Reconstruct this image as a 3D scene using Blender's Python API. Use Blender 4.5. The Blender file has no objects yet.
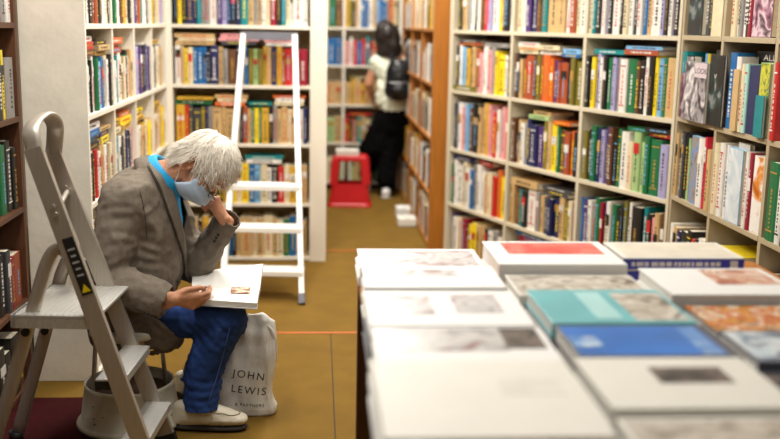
import bpy, bmesh, math, random
from mathutils import Vector, Matrix, noise
from mathutils.bvhtree import BVHTree
random.seed(7)
SC = bpy.context.scene
COL = SC.collection
V = Vector
PI = math.pi

# ------------------------------------------------------------------ camera
FPX = 1000.0
TILT = math.atan(194.5 / 1000); ROLL = 0.02; YAW = math.radians(4.3); CAMH = 1.57
fh = V((math.sin(YAW), math.cos(YAW), 0)); RT = V((math.cos(YAW), -math.sin(YAW), 0)); UP = V((0, 0, 1))
fw = fh * math.cos(TILT) - UP * math.sin(TILT)
up0 = fh * math.sin(TILT) + UP * math.cos(TILT)
cr = RT * math.cos(ROLL) + up0 * math.sin(ROLL)
cu = up0 * math.cos(ROLL) - RT * math.sin(ROLL)
CAM = V((0, 0, CAMH))
cd = bpy.data.cameras.new('camera'); cam = bpy.data.objects.new('camera', cd); COL.objects.link(cam)
cam.matrix_world = Matrix(((cr.x, cu.x, -fw.x, CAM.x), (cr.y, cu.y, -fw.y, CAM.y), (cr.z, cu.z, -fw.z, CAM.z), (0, 0, 0, 1)))
cd.sensor_width = 36; cd.lens = 36 * FPX / 780; cd.clip_start = .05
cd.dof.use_dof = True; cd.dof.focus_distance = 3.78; cd.dof.aperture_fstop = 1.5
SC.camera = cam

def ray(px, py):
    return (fw * FPX + cr * (px - 390) + cu * (219.5 - py))
def wat(px, py, Y):            # the point seen there at horizontal distance Y ahead of the viewer
    d = ray(px, py); return CAM + d * (Y / d.dot(fh))
def proj(p):
    d = p - CAM; z = d.dot(fw)
    return 390 + d.dot(cr) / z * FPX, 219.5 - d.dot(cu) / z * FPX, z

# ------------------------------------------------------------------ materials
def lin(c):
    return tuple(((x / 255) / 12.92 if x / 255 <= .04045 else ((x / 255 + .055) / 1.055) ** 2.4) for x in c)
MATS = {}
def mat(name, rgb, rough=.5, metal=0, var=.06, scale=18, bump=0, bscale=60, spec=.5, stretch=None):
    if name in MATS: return MATS[name]
    m = bpy.data.materials.new(name); m.use_nodes = True; MATS[name] = m
    nt = m.node_tree; b = nt.nodes['Principled BSDF']
    c = lin(rgb)
    tc = nt.nodes.new('ShaderNodeTexCoord'); src = tc.outputs['Object']
    if stretch:
        mp = nt.nodes.new('ShaderNodeMapping'); mp.inputs['Scale'].default_value = stretch
        nt.links.new(src, mp.inputs[0]); src = mp.outputs[0]
    n = nt.nodes.new('ShaderNodeTexNoise'); n.inputs['Scale'].default_value = scale; n.inputs['Detail'].default_value = 5
    nt.links.new(src, n.inputs['Vector'])
    r = nt.nodes.new('ShaderNodeValToRGB')
    r.color_ramp.elements[0].position = .3; r.color_ramp.elements[1].position = .7
    r.color_ramp.elements[0].color = (*[x * (1 - var) for x in c], 1)
    r.color_ramp.elements[1].color = (*[min(1, x * (1 + var)) for x in c], 1)
    nt.links.new(n.outputs['Fac'], r.inputs['Fac']); nt.links.new(r.outputs['Color'], b.inputs['Base Color'])
    b.inputs['Roughness'].default_value = rough; b.inputs['Metallic'].default_value = metal
    b.inputs['Specular IOR Level'].default_value = spec
    if bump:
        n2 = nt.nodes.new('ShaderNodeTexNoise'); n2.inputs['Scale'].default_value = bscale; n2.inputs['Detail'].default_value = 6
        nt.links.new(src, n2.inputs['Vector'])
        bp = nt.nodes.new('ShaderNodeBump'); bp.inputs['Strength'].default_value = bump; bp.inputs['Distance'].default_value = .01
        nt.links.new(n2.outputs['Fac'], bp.inputs['Height']); nt.links.new(bp.outputs['Normal'], b.inputs['Normal'])
    return m
def picture(name, cols, scale=9, seed=0, rough=.35, detail=3, stretch=(1, 1, 1)):    # a printed picture: patches of ink
    if name in MATS: return MATS[name]
    m = bpy.data.materials.new(name); m.use_nodes = True; MATS[name] = m
    nt = m.node_tree; b = nt.nodes['Principled BSDF']
    tc = nt.nodes.new('ShaderNodeTexCoord'); mp = nt.nodes.new('ShaderNodeMapping')
    mp.inputs['Location'].default_value = (seed * 1.7, seed * .9, seed * 2.3); mp.inputs['Scale'].default_value = stretch
    nt.links.new(tc.outputs['Object'], mp.inputs[0])
    n = nt.nodes.new('ShaderNodeTexNoise'); n.inputs['Scale'].default_value = scale; n.inputs['Detail'].default_value = detail
    n.inputs['Distortion'].default_value = 1.2
    nt.links.new(mp.outputs[0], n.inputs['Vector'])
    r = nt.nodes.new('ShaderNodeValToRGB'); e = r.color_ramp.elements
    k = len(cols)
    while len(e) < k: e.new(.5)
    for i, c in enumerate(cols):
        e[i].position = .3 + .4 * i / (k - 1); e[i].color = (*lin(c), 1)
    nt.links.new(n.outputs['Fac'], r.inputs['Fac']); nt.links.new(r.outputs['Color'], b.inputs['Base Color'])
    b.inputs['Roughness'].default_value = rough
    return m
PAINT = mat('white_paint', (228, 220, 204), .5, var=.03, scale=4, bump=.05, bscale=40)
PANEL = mat('aged_white_paint', (236, 229, 213), .6, var=.07, scale=7, bump=.25, bscale=22)
OAKM = mat('amber_wood', (168, 104, 32), .45, var=.14, scale=3, stretch=(18, 18, 1.5))
DARKW = mat('dark_wood', (92, 56, 34), .5, var=.2, scale=4, stretch=(20, 20, 2))
PAGE = mat('paper_edges', (232, 222, 198), .8, var=.08, scale=30, stretch=(60, 2, 2))
PAGEW = mat('white_page', (240, 238, 232), .7, var=.015)
ALU = mat('brushed_aluminium', (190, 182, 170), .42, .65, var=.08, scale=5, stretch=(40, 40, 2))
ALUT = mat('grooved_aluminium', (206, 205, 200), .42, .6, var=.1, scale=20, stretch=(2, 60, 2))
BLACK = mat('black_plastic', (24, 23, 22), .5)
WHITEM = mat('white_enamel', (240, 238, 232), .35, var=.02)
INK = mat('printed_black', (38, 36, 36), .6, var=.02)

# ------------------------------------------------------------------ mesh helpers
def newbm(): return bmesh.new()
def bx(bm, x0, x1, y0, y1, z0, z1, mi=0, bevel=0):
    t = bmesh.new()
    bmesh.ops.create_cube(t, size=1)
    for v in t.verts:
        v.co = V((x0 + (v.co.x + .5) * (x1 - x0), y0 + (v.co.y + .5) * (y1 - y0), z0 + (v.co.z + .5) * (z1 - z0)))
    if bevel: bmesh.ops.bevel(t, geom=list(t.edges), offset=bevel, segments=2, profile=.5, affect='EDGES')
    merge(bm, t, mi)
def merge(bm, t, mi=0, M=None, smooth=None):
    vm = [bm.verts.new(M @ v.co if M else v.co) for v in t.verts]
    t.verts.index_update()
    for f in t.faces:
        try:
            g = bm.faces.new([vm[v.index] for v in f.verts]); g.material_index = mi
            g.smooth = f.smooth if smooth is None else smooth
        except ValueError: pass
    t.free()
def quad(bm, a, b, c, d, mi=0):
    f = bm.faces.new([bm.verts.new(p) for p in (a, b, c, d)]); f.material_index = mi
def tube(bm, pts, r, seg=8, mi=0, closed=False, flat=1.0, nrm=None):   # round (or flattened) tube along points
    pts = [V(p) for p in pts]; n = len(pts); rings = []
    rr = r if isinstance(r, (list, tuple)) else [r] * n
    prev = None
    for i, p in enumerate(pts):
        a = pts[(i - 1) % n] if (i > 0 or closed) else p; b = pts[(i + 1) % n] if (i < n - 1 or closed) else p
        t = (b - a).normalized()
        if nrm is not None: x = (V(nrm) - t * t.dot(V(nrm))).normalized()
        elif prev is None:
            x = t.orthogonal().normalized()
        else:
            x = (prev - t * t.dot(prev)).normalized()
        prev = x; y = t.cross(x)
        rings.append([bm.verts.new(p + x * math.cos(2 * PI * k / seg) * rr[i] * flat + y * math.sin(2 * PI * k / seg) * rr[i]) for k in range(seg)])
    m = n if closed else n - 1
    for i in range(m):
        A, B = rings[i], rings[(i + 1) % n]
        for k in range(seg):
            f = bm.faces.new((A[k], A[(k + 1) % seg], B[(k + 1) % seg], B[k])); f.material_index = mi; f.smooth = seg > 4
    if not closed:
        for R_, s in ((rings[0], -1), (rings[-1], 1)):
            f = bm.faces.new(R_[::-1] if s < 0 else R_); f.material_index = mi
def beam(bm, a, b, w, d, side, mi=0):     # rectangular bar from a to b; w across 'side', d across the other
    a, b = V(a), V(b); t = (b - a).normalized(); x = (V(side) - t * t.dot(V(side))).normalized(); y = t.cross(x)
    c = [bm.verts.new(p + x * sx * w / 2 + y * sy * d / 2) for p in (a, b) for sx, sy in ((-1, -1), (1, -1), (1, 1), (-1, 1))]
    for q in ((3, 2, 1, 0), (4, 5, 6, 7), (0, 1, 5, 4), (1, 2, 6, 5), (2, 3, 7, 6), (3, 0, 4, 7)):
        bm.faces.new([c[i] for i in q]).material_index = mi
def lathe(bm, prof, seg=40, mi=0, c=(0, 0, 0)):
    c = V(c); rings = [[bm.verts.new(c + V((r * math.cos(2 * PI * k / seg), r * math.sin(2 * PI * k / seg), z))) for k in range(seg)] for r, z in prof]
    for A, B in zip(rings, rings[1:]):
        for k in range(seg):
            f = bm.faces.new((A[k], A[(k + 1) % seg], B[(k + 1) % seg], B[k])); f.material_index = mi; f.smooth = True
_ico = bmesh.new(); bmesh.ops.create_icosphere(_ico, subdivisions=2, radius=1); ICO = [v.co.copy() for v in _ico.verts]; _ico.free()
FR = Matrix((RT, fh, UP)).transposed()       # columns: right, ahead, up
def hull(bm, *balls, mi=0):                   # convex skin round a few ellipsoids: (centre, r or (rx,ry,rz)[, frame])
    t = bmesh.new()
    for bl in balls:
        c, r = bl[0], bl[1]; M = bl[2] if len(bl) > 2 else FR
        if not isinstance(r, (tuple, list)): r = (r, r, r)
        for v in ICO: t.verts.new(V(c) + M @ V((v.x * r[0], v.y * r[1], v.z * r[2])))
    res = bmesh.ops.convex_hull(t, input=list(t.verts))
    bad = list({g for k in ('geom_interior', 'geom_unused') for g in res[k] if isinstance(g, bmesh.types.BMVert)})
    bmesh.ops.delete(t, geom=bad, context='VERTS')
    merge(bm, t, mi, smooth=True)
def chain(bm, pts, rs):
    for i in range(len(pts) - 1): hull(bm, (pts[i], rs[i]), (pts[i + 1], rs[i + 1]))
def baked(ob):
    dg = bpy.context.evaluated_depsgraph_get(); dg.update()
    me = bpy.data.meshes.new_from_object(ob.evaluated_get(dg)); bpy.data.objects.remove(ob); return me
def remesh(bm, voxel, smooth=3, fac=.5):      # closed shapes fused into one continuous skin
    me = bpy.data.meshes.new('t'); bm.to_mesh(me); bm.free()
    ob = bpy.data.objects.new('t', me); COL.objects.link(ob)
    m = ob.modifiers.new('r', 'REMESH'); m.mode = 'VOXEL'; m.voxel_size = voxel
    if smooth:
        s = ob.modifiers.new('s', 'SMOOTH'); s.iterations = smooth; s.factor = fac
    me2 = baked(ob)
    me2.polygons.foreach_set('use_smooth', [True] * len(me2.polygons)); return me2
def solid(bm, th, offset=0):
    me = bpy.data.meshes.new('t'); bm.to_mesh(me); bm.free()
    ob = bpy.data.objects.new('t', me); COL.objects.link(ob)
    m = ob.modifiers.new('s', 'SOLIDIFY'); m.thickness = th; m.offset = offset
    return baked(ob)
def mesh_of(bm):
    bmesh.ops.recalc_face_normals(bm, faces=list(bm.faces))
    me = bpy.data.meshes.new('m'); bm.to_mesh(me); bm.free(); return me
def disp(me, fn):                             # move every vertex: fn(position, normal) -> new position
    n = len(me.vertices); co = [0.0] * (3 * n); no = [0.0] * (3 * n)
    me.vertices.foreach_get('co', co); me.vertices.foreach_get('normal', no)
    for i in range(0, 3 * n, 3):
        q = fn(V(co[i:i + 3]), V(no[i:i + 3])); co[i], co[i + 1], co[i + 2] = q
    me.vertices.foreach_set('co', co); me.update()
def smooth(me):
    me.polygons.foreach_set('use_smooth', [True] * len(me.polygons)); return me
def obj(name, src, mats, parent=None):
    me = src if isinstance(src, bpy.types.Mesh) else mesh_of(src)
    me.name = name
    if len(me.materials): me.materials.clear()
    for m in (mats if isinstance(mats, (list, tuple)) else [mats]): me.materials.append(m)
    o = bpy.data.objects.new(name, me); COL.objects.link(o)
    if parent is not None: o.parent = parent
    return o
def tag(o, label, cat, group=None, kind=None):
    o['label'] = label; o['category'] = cat
    if group: o['group'] = group
    if kind: o['kind'] = kind
    return o
def thing(name, label, cat, loc=(0, 0, 0), rz=0, group=None):
    o = bpy.data.objects.new(name, None); COL.objects.link(o); o.location = loc; o.rotation_euler = (0, 0, rz)
    o.empty_display_size = .1
    return tag(o, label, cat, group)
def struct(name, bm, m, label=None):
    o = obj(name, bm, m); o['kind'] = 'structure'
    if label: o['label'] = label; o['category'] = 'room'
    return o
def text_mesh(s, size, spacing=1.0):
    cu_ = bpy.data.curves.new('t', 'FONT'); cu_.body = s; cu_.size = size; cu_.space_character = spacing
    cu_.align_x = 'CENTER'; cu_.align_y = 'CENTER'; cu_.extrude = 0
    o = bpy.data.objects.new('t', cu_); COL.objects.link(o); return baked(o)
def place(o, M):                              # bake a frame into a mesh
    o.data.transform(M); return o
def frame(x, y, z, c): return Matrix(((x[0], y[0], z[0], c[0]), (x[1], y[1], z[1], c[1]), (x[2], y[2], z[2], c[2]), (0, 0, 0, 1)))

# ------------------------------------------------------------------ the room
CARPET = mat('olive_brown_carpet', (114, 86, 29), .9, var=.12, scale=5, bump=.3, bscale=220, spec=.2)
b = newbm(); bx(b, -2.2, 3.4, -1.6, 10.1, -.06, 0); struct('floor', b, CARPET, 'olive brown carpeted shop floor')
WALL = mat('wall_paint', (150, 134, 112), .8, var=.03)
b = newbm(); bx(b, -2.2, 3.4, -1.6, 10.1, 2.9, 2.96); struct('ceiling', b, mat('ceiling_tiles', (150, 144, 134), .9, var=.02))
for nm, a in (('wall_left', (-2.26, -2.2, -1.6, 10.1)), ('wall_right', (3.4, 3.46, -1.6, 10.1)), ('wall_back', (-2.26, 3.46, 10.1, 10.16)), ('wall_front', (-2.26, 3.46, -1.66, -1.6))):
    b = newbm(); bx(b, *a, -.06, 2.96); struct(nm, b, WALL)
ORANGE = mat('orange_joint_strip', (196, 96, 30), .6)
b = newbm(); y0 = wat(300, 333, 4.955).y; bx(b, -2.2, .05, y0 - .009, y0 + .009, 0, .0025); bx(b, .05, 1.35, y0 - .009, y0 + .009, 0, .0025)
struct('trim_1', b, ORANGE)
b = newbm(); bx(b, -.04, .8, 6.88, 6.895, 0, .003); struct('trim_2', b, ORANGE)
b = newbm(); bx(b, .075, .081, 3.2, 5.0, 0, .002); struct('trim_3', b, mat('carpet_seam', (70, 50, 22), .9))
b = newbm(); bx(b, -2.1, -.86, 2.4, 4.07, 0, .006)
tag(obj('floor_mat', b, mat('maroon_mat', (52, 12, 14), .95, var=.2, scale=40, bump=.3, bscale=300, spec=.1)), 'dark maroon mat lying under the aluminium step ladder', 'mat')

# ------------------------------------------------------------------ ceiling lights
LENS = bpy.data.materials.new('lit_diffuser'); LENS.use_nodes = True
pb = LENS.node_tree.nodes['Principled BSDF']; pb.inputs['Emission Color'].default_value = (1, .95, .86, 1); pb.inputs['Emission Strength'].default_value = 4
def lamp(x, y, label, w=.3, l=1.2, e=60):
    t = thing('ceiling_light', label, 'light', (x, y, 2.9), 0, 'ceiling light panels')
    b = newbm(); bx(b, -w / 2 - .03, w / 2 + .03, -l / 2 - .03, l / 2 + .03, -.07, 0); obj('housing', b, WHITEM, t)
    b = newbm(); bx(b, -w / 2, w / 2, -l / 2, l / 2, -.08, -.071); obj('diffuser', b, LENS, t)
    ld = bpy.data.lights.new('lamp', 'AREA'); ld.shape = 'RECTANGLE'; ld.size = w; ld.size_y = l; ld.energy = e; ld.color = (1, .955, .88)
    lo = bpy.data.objects.new('lamp', ld); COL.objects.link(lo); lo.location = (x, y, 2.81)
LAMPS = [(-.75, 3.0, 'fluorescent panel on the ceiling over the step ladder', 46), (.45, 2.0, 'fluorescent panel on the ceiling over the book table', 7), (1.0, 3.7, 'fluorescent panel on the ceiling before the right-hand bookcase', 24),
         (-.2, 4.9, 'fluorescent panel on the ceiling before the back bookcase', 70), (.35, 6.2, 'fluorescent panel on the ceiling over the aisle mouth', 60),
         (.35, 8.2, 'fluorescent panel on the ceiling of the far aisle', 70), (.3, .2, 'fluorescent panel on the ceiling nearest the viewer', 12)]
for x, y, lb, e in LAMPS: lamp(x, y, lb, e=e)
w = bpy.data.worlds.new('world'); SC.world = w; w.use_nodes = True
w.node_tree.nodes['Background'].inputs[0].default_value = (1, .97, .92, 1); w.node_tree.nodes['Background'].inputs[1].default_value = .3
SC.view_settings.view_transform = 'Standard'; SC.view_settings.look = 'None'; SC.view_settings.gamma = 1; SC.view_settings.use_curve_mapping = False
SC.view_settings.exposure = -0.2
# ------------------------------------------------------------------ bookcases
def case(name, label, o, rz, bays, zs, depth, height, m, lp=.03, rp=.03, dv=.025, st=.022, panel_mat=None, back=None):
    """bays: inner edges along the front (len n+1); left panel sits before bays[0], right panel after bays[-1]"""
    t = thing(name, label, 'bookcase', o, rz)
    b = newbm(); bx(b, bays[0] - lp, bays[0], 0, depth, 0, height, bevel=.002); obj('side_panel', b, panel_mat or m, t)
    b = newbm(); bx(b, bays[-1], bays[-1] + rp, 0, depth, 0, height, bevel=.002); obj('side_panel', b, m, t)
    for x in bays[1:-1]:
        b = newbm(); bx(b, x - dv / 2, x + dv / 2, .002, depth - .008, 0, height - .03); obj('divider', b, m, t)
    for i, z in enumerate(zs):
        for j in range(len(bays) - 1):
            x0 = bays[j] + (dv / 2 if j else 0); x1 = bays[j + 1] - (dv / 2 if j < len(bays) - 2 else 0)
            b = newbm(); bx(b, x0, x1, .0, depth - .008, z - st, z, bevel=.0015); obj('shelf', b, m, t)
    b = newbm(); bx(b, bays[0], bays[-1], 0, depth - .008, height - .03, height); obj('top_board', b, m, t)
    b = newbm(); bx(b, bays[0], bays[-1], depth - .008, depth, 0, height); obj('back_panel', b, back or m, t)
    return t
ZL = [.03, .395, .79, 1.17, 1.55]
ZA = [.03, .375, .755, 1.15, 1.545]
ZF = [.08, .455, .82, 1.19, 1.54]
ua = V((1.717 - .89, 4.704 - 6.80, 0)); LA = ua.length; angA = math.atan2(ua.y, ua.x)
CASES = {
 'left': dict(o=V((-.957, 4.283, 0)), rz=PI / 2, bays=[.02, .57, 1.14, 1.71, 2.25], zs=ZL, phr='left bookcase', bay=['nearest bay of', 'second bay of', 'third bay of', 'farthest bay of']),
 'back': dict(o=V((-.957, 6.56, 0)), rz=0, bays=[.03, .912], zs=ZL, phr='bookcase behind the white ladder', bay=['']),
 'ang': dict(o=V((.89, 6.80, 0)), rz=angA, bays=[.045, .045 + (LA - .065) / 3, .045 + (LA - .065) * 2 / 3, LA - .02], zs=ZA, phr='angled bookcase', bay=['left bay of', 'middle bay of', 'right bay of']),
 'right': dict(o=V((1.717, 4.69, 0)), rz=-PI / 2, bays=[.02, .485, 1.0, 1.55], zs=ZL, phr='right-hand bookcase', bay=['left bay of', 'middle bay of', 'right bay of']),
 'far': dict(o=V((-.85, 9.55, 0)), rz=0, bays=[.03, .56, 1.10, 1.62], zs=ZF, phr='far bookcase', bay=['hidden bay of', 'left bay of', 'right bay of']),
 'oak': dict(o=V((.80, 9.5, 0)), rz=-PI / 2, bays=[.03, .85, 1.7, 2.5], zs=ZL, phr='amber wood bookcase', bay=['far bay of', 'middle bay of', 'near bay of']),
 'near': dict(o=V((-1.226, 3.2, 0)), rz=PI / 2, bays=[.03, 1.03], zs=ZL, phr='near left bookcase', bay=['']),
}
c = CASES
case('bookcase', 'white painted bookcase facing the aisle behind the seated reader, broad bare end panel', c['left']['o'], PI / 2, c['left']['bays'], ZL, .27, 2.3, PAINT, lp=.02, panel_mat=PANEL)
case('bookcase', 'white bookcase across the back with the white ladder leaning on it', c['back']['o'], 0, c['back']['bays'], ZL, .27, 2.3, PAINT, rp=.11, back=mat('shaded_back_board', (170, 146, 104), .7))  # shade of the shelf interior put into the tan back board
case('bookcase', 'long white bookcase running at an angle beyond the book table', c['ang']['o'], angA, c['ang']['bays'], ZA, .27, 2.3, mat('cream_shelf_paint', (208, 198, 174), .5, var=.03, scale=4), lp=.045, rp=.02, back=DARKW)  # dark back panel paints in the shade between and above the books
case('bookcase', 'white bookcase of tall art books at the right beside the table', c['right']['o'], -PI / 2, c['right']['bays'], ZL, .3, 2.3, mat('buff_shelf_paint', (176, 160, 130), .5, var=.04, scale=4), lp=.02, back=DARKW)  # back panel coloured dark for the shade inside the shelves
case('bookcase', 'pale bookcase at the far end of the aisle behind the woman', c['far']['o'], 0, c['far']['bays'], ZF, .27, 2.3, PAINT)
case('bookcase', 'amber wood bookcase on the right of the far aisle', c['oak']['o'], -PI / 2, c['oak']['bays'], ZL, .22, 2.3, OAKM, lp=.03, rp=.07)
case('bookcase', 'dark bookcase at the left edge beside the aluminium ladder', c['near']['o'], PI / 2, c['near']['bays'], ZL, .27, 2.3, DARKW, rp=.03)

PAL = {'w': ('white', (226, 222, 214)), 'c': ('cream', (218, 204, 168)), 'k': ('black', (30, 28, 28)), 'n': ('navy', (30, 36, 84)), 'b': ('blue', (24, 98, 158)),
       's': ('sky-blue', (120, 172, 212)), 't': ('teal', (10, 128, 132)), 'g': ('green', (20, 106, 62)), 'l': ('pale-green', (160, 190, 128)), 'y': ('yellow', (234, 206, 34)),
       'o': ('orange', (212, 100, 36)), 'r': ('red', (192, 38, 34)), 'm': ('crimson', (146, 22, 46)), 'p': ('purple', (72, 44, 106)), 'v': ('lavender', (164, 158, 198)),
       'i': ('pink', (220, 150, 152)), 'u': ('brown', (98, 62, 38)), 'e': ('tan', (198, 164, 112)), 'a': ('grey', (146, 142, 138)), 'd': ('dark-grey', (66, 66, 70)),
       'z': ('olive', (120, 110, 40)), 'f': ('rust', (160, 74, 40)), 'h': ('ochre', (206, 162, 50)), 'q': ('mauve', (140, 104, 108)), 'x': ('mint', (170, 214, 204)), 'j':('rose-red',(206,44,66))}
CM = {k: mat('cover_' + n.replace('-', '_'), c_, .42, var=.1, scale=24) for k, (n, c_) in PAL.items()}
LM = {'w': CM['w'], 'k': CM['k'], 'h': mat('gilt', (190, 150, 70), .4, .3), 'r': CM['r'], 's': CM['s'], 'y': CM['y']}
PICS = [picture('art_print_grey', [(30, 28, 30), (90, 84, 88), (170, 164, 166), (226, 222, 220)], 14, 3),
        picture('art_print_green', [(60, 74, 20), (160, 170, 40), (214, 206, 60), (30, 90, 84)], 24, 5),
        picture('art_print_mauve', [(50, 26, 40), (150, 96, 120), (222, 196, 204), (70, 40, 60)], 12, 8),
        picture('art_print_stone', [(50, 70, 120), (120, 140, 190), (150, 140, 130), (70, 64, 60)], 9, 2),
        picture('art_print_orange', [(236, 232, 224), (238, 234, 228), (222, 140, 50), (180, 90, 20)], 10, 4),
        picture('art_print_dark', [(14, 15, 17), (26, 30, 32), (30, 60, 60), (150, 150, 150)], 9, 6),
        picture('art_print_plum', [(40, 30, 36), (110, 40, 80), (190, 180, 190), (90, 30, 66)], 12, 7), picture('art_print_ice', [(214, 222, 226), (226, 230, 230), (190, 204, 214), (232, 232, 226)], 6, 3)]
BOOKS = []      # dicts
def add_book(cs, bay, row, code, x, y, z, th, h, d, lean=0, pose='stand', pic=None, deco=None, flat_rot=0):
    BOOKS.append(dict(cs=cs, bay=bay, row=row, code=code, x=x, y=y, z=z, th=th, h=h, d=d, lean=lean, pose=pose, pic=pic, deco=deco, fr=flat_rot))
def fill(cs, bay, row, s, h=(.22, .30), lying=(), base=None, x0=None, x1=None, d=(.17, .21), lie_at=None, end_gap=.0):
    """one shelf compartment: s = one letter per standing book from the left (capital = thick); lying = (letters, start, width, raised)"""
    C_ = CASES[cs]; bays = C_['bays']; z = C_['zs'][row] + (base or 0) + .0006
    a = (bays[bay] + .016) if x0 is None else bays[bay] + x0; e = (bays[bay + 1] - .016) if x1 is None else bays[bay] + x1
    e -= end_gap
    ws = [(1.9 if ch.isupper() else 1.0) * random.uniform(.75, 1.3) for ch in s]
    k = (e - a) / sum(ws); x = a; tops = []
    for ch, w_ in zip(s, ws):
        th = w_ * k - .0012; hh = random.uniform(*h); dd = random.uniform(*d)
        add_book(cs, bay, row, ch.lower(), x + th / 2, .004 + random.uniform(0, .022), z, th, hh, dd)
        x += w_ * k; tops.append((x - w_ * k, x, z + hh))
    for letters, xs, wid in lying:
        sup = [t for t in tops if t[1] > bays[bay] + xs and t[0] < bays[bay] + xs + wid]
        zt = max([t[2] for t in sup] or [z])
        for ch in letters:
            th = random.uniform(.016, .03) * (1.5 if ch.isupper() else 1)
            wd = wid * random.uniform(.82, 1)
            if zt + th > C_['zs'][row] + .345: break
            add_book(cs, bay, row, ch.lower(), bays[bay] + xs + wid / 2 + random.uniform(-.008, .008), .008 + random.uniform(0, .02), zt + .0008, th, wd, random.uniform(.14, .18), pose='lie', flat_rot=random.uniform(-.05, .05))
            zt += th + .001
# angled bookcase; rows from the floor up: 0..4
H2 = (.20, .255); H1 = (.24, .315)
fill('ang', 0, 4, 'kdeawkwurvWyukw', H1); fill('ang', 1, 4, 'cwpnutEewfcw', H1); fill('ang', 2, 4, 'ctkwvkWkcwkwbewWvkwpk', H1)
add_book('ang', 0, 3, 'z', .045 + .17, .0, 1.1506, .034, .30, .20, pose='lie')
fill('ang', 0, 3, 'kwshuef', (.235, .265), base=.035, x0=.02, x1=.33, lying=[('fd', .03, .3)]); fill('ang', 0, 3, 'iwiayYwk', (.24, .30), x0=.335, lying=[('a', .38, .3)])
fill('ang', 1, 3, 'ukefFuzfOopfFkzZ', (.23, .27), lying=[('cew', .03, .24), ('Wc', .27, .22), ('bs', .5, .2)])
fill('ang', 2, 3, 'knyvwkgkvaWGukwkysgE', (.265, .295), lying=[('t', .05, .25), ('fs', .32, .28)])
fill('ang', 0, 2, 'dpwisuKeehiirwir', (.27, .34)); fill('ang', 1, 2, 'ukewnNPzeygufok', (.235, .29), lying=[('le', .2, .22), ('o', .44, .2)])
fill('ang', 2, 2, 'zkgnvpukgWcLlgGV', (.25, .31), lying=[('g', .36, .2), ('mk', .52, .2)])
fill('ang', 0, 1, 'gwWcwbawwecroY', (.26, .31), lying=[('nb', .02, .3), ('r', .34, .2)])
fill('ang', 1, 1, 'zeutkWaednNezcm', (.21, .25), lying=[('E', .03, .3), ('dd', .38, .27)]); fill('ang', 2, 1, 'bPwagmpwgkkzkwKtkieu', (.26, .32))
fill('ang', 0, 0, 'pWcmuyyeekwawk', (.22, .28)); fill('ang', 1, 0, 'kcwrkmn', (.2, .24), lying=[('rmb', .1, .4)]); fill('ang', 2, 0, 'kewnkwrcdwk', (.22, .28))
# bookcase behind the white ladder
fill('back', 0, 4, 'kykNntaaWpvnknTeaewcmktcwWw', (.24, .29))
fill('back', 0, 3, 'WeycbBbkNeaUnabzlzhenhfRikM', (.225, .255), lying=[('ece', .02, .26), ('dii', .3, .26), ('wi', .58, .22)])
fill('back', 0, 2, 'HrdDznaEeEckfegygHkaeEcekwn', (.22, .25), lying=[('gh', .02, .24), ('oce', .26, .22), ('t', .48, .16), ('cwo', .64, .22)])
fill('back', 0, 1, 'eyhkunekhycybscwkrchye', (.23, .27), lying=[('wt', .45, .25)]); fill('back', 0, 0, 'ebyekhcwgbkeEceCecgbwe', (.23, .28))
# left bookcase
fill('left', 0, 4, 'kcwkufekwck', (.24, .3)); fill('left', 1, 4, 'ckgwkuhuck', (.24, .3)); fill('left', 2, 4, 'gpneftcwkp', (.24, .3)); fill('left', 3, 4, 'vhgwdcvk', (.24, .3))
fill('left', 0, 3, 'kwwkwagwsbkwck', (.2, .245), lying=[('uRwme', .01, .24), ('hek', .29, .24)]); fill('left', 1, 3, 'wwtwwcucgkwe', (.2, .25), lying=[('fro', .02, .26)])
fill('left', 2, 3, 'gwvpPdkwnwpd', (.23, .29)); fill('left', 3, 3, 'wwdkwcweak', (.2, .26), lying=[('h', .1, .3)])
fill('left', 0, 2, 'fkwrwceewkce', (.19, .22), lying=[('kdbwt', .01, .26), ('Yne', .29, .25)]); fill('left', 1, 2, 'sbtwdcngkewr', (.2, .24), lying=[('ceh', .01, .2), ('hYo', .22, .28)])
fill('left', 2, 2, 'orwwehkcwye', (.19, .24), lying=[('hey', .05, .3)]); fill('left', 3, 2, 'hewoceyhw', (.2, .26), lying=[('eh', .1, .3)])
for q, s_ in enumerate(('kwerwnckwe', 'wcbkewrcwu', 'ewkhcwyeke', 'cwehyewkc')): fill('left', q, 1, s_, (.21, .28))
for q, s_ in enumerate(('kwerwnckwe', 'wcbkewrcwu', 'ewkhcwyeke', 'cwehyewkc')): fill('left', q, 0, s_[::-1], (.21, .28))
# far bookcase and amber one
fill('far', 1, 4, 'gukehkcgu', (.24, .3)); fill('far', 2, 4, 'hzkewbBwesbbarec', (.24, .3)); fill('far', 1, 3, 'wbbtbsbb', (.22, .27)); fill('far', 2, 3, 'iwrbrtmewkaeb', (.22, .27))
fill('far', 1, 2, 'eEeEEe', (.2, .25)); fill('far', 2, 2, 'EhEhEeEkEe', (.2, .25), lying=[('z', .03, .3)]); fill('far', 1, 1, 'lawecle', (.22, .28)); fill('far', 2, 1, 'rufteckunwr', (.22, .27), lying=[('r', .02, .25)])
fill('far', 1, 0, 'clwewcl', (.22, .27)); fill('far', 2, 0, 'kwlelcukngtpuvr', (.22, .27))
for q in range(3):
    for r_, s_ in enumerate(('wkecuwhcekw', 'kuwnhkecwku', 'wwcaekwcuwa', 'kaawuckwawe', 'hewcekuwhce')): fill('oak', q, r_, s_[q:] + s_[:q], (.2, .29), d=(.15, .19))
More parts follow.
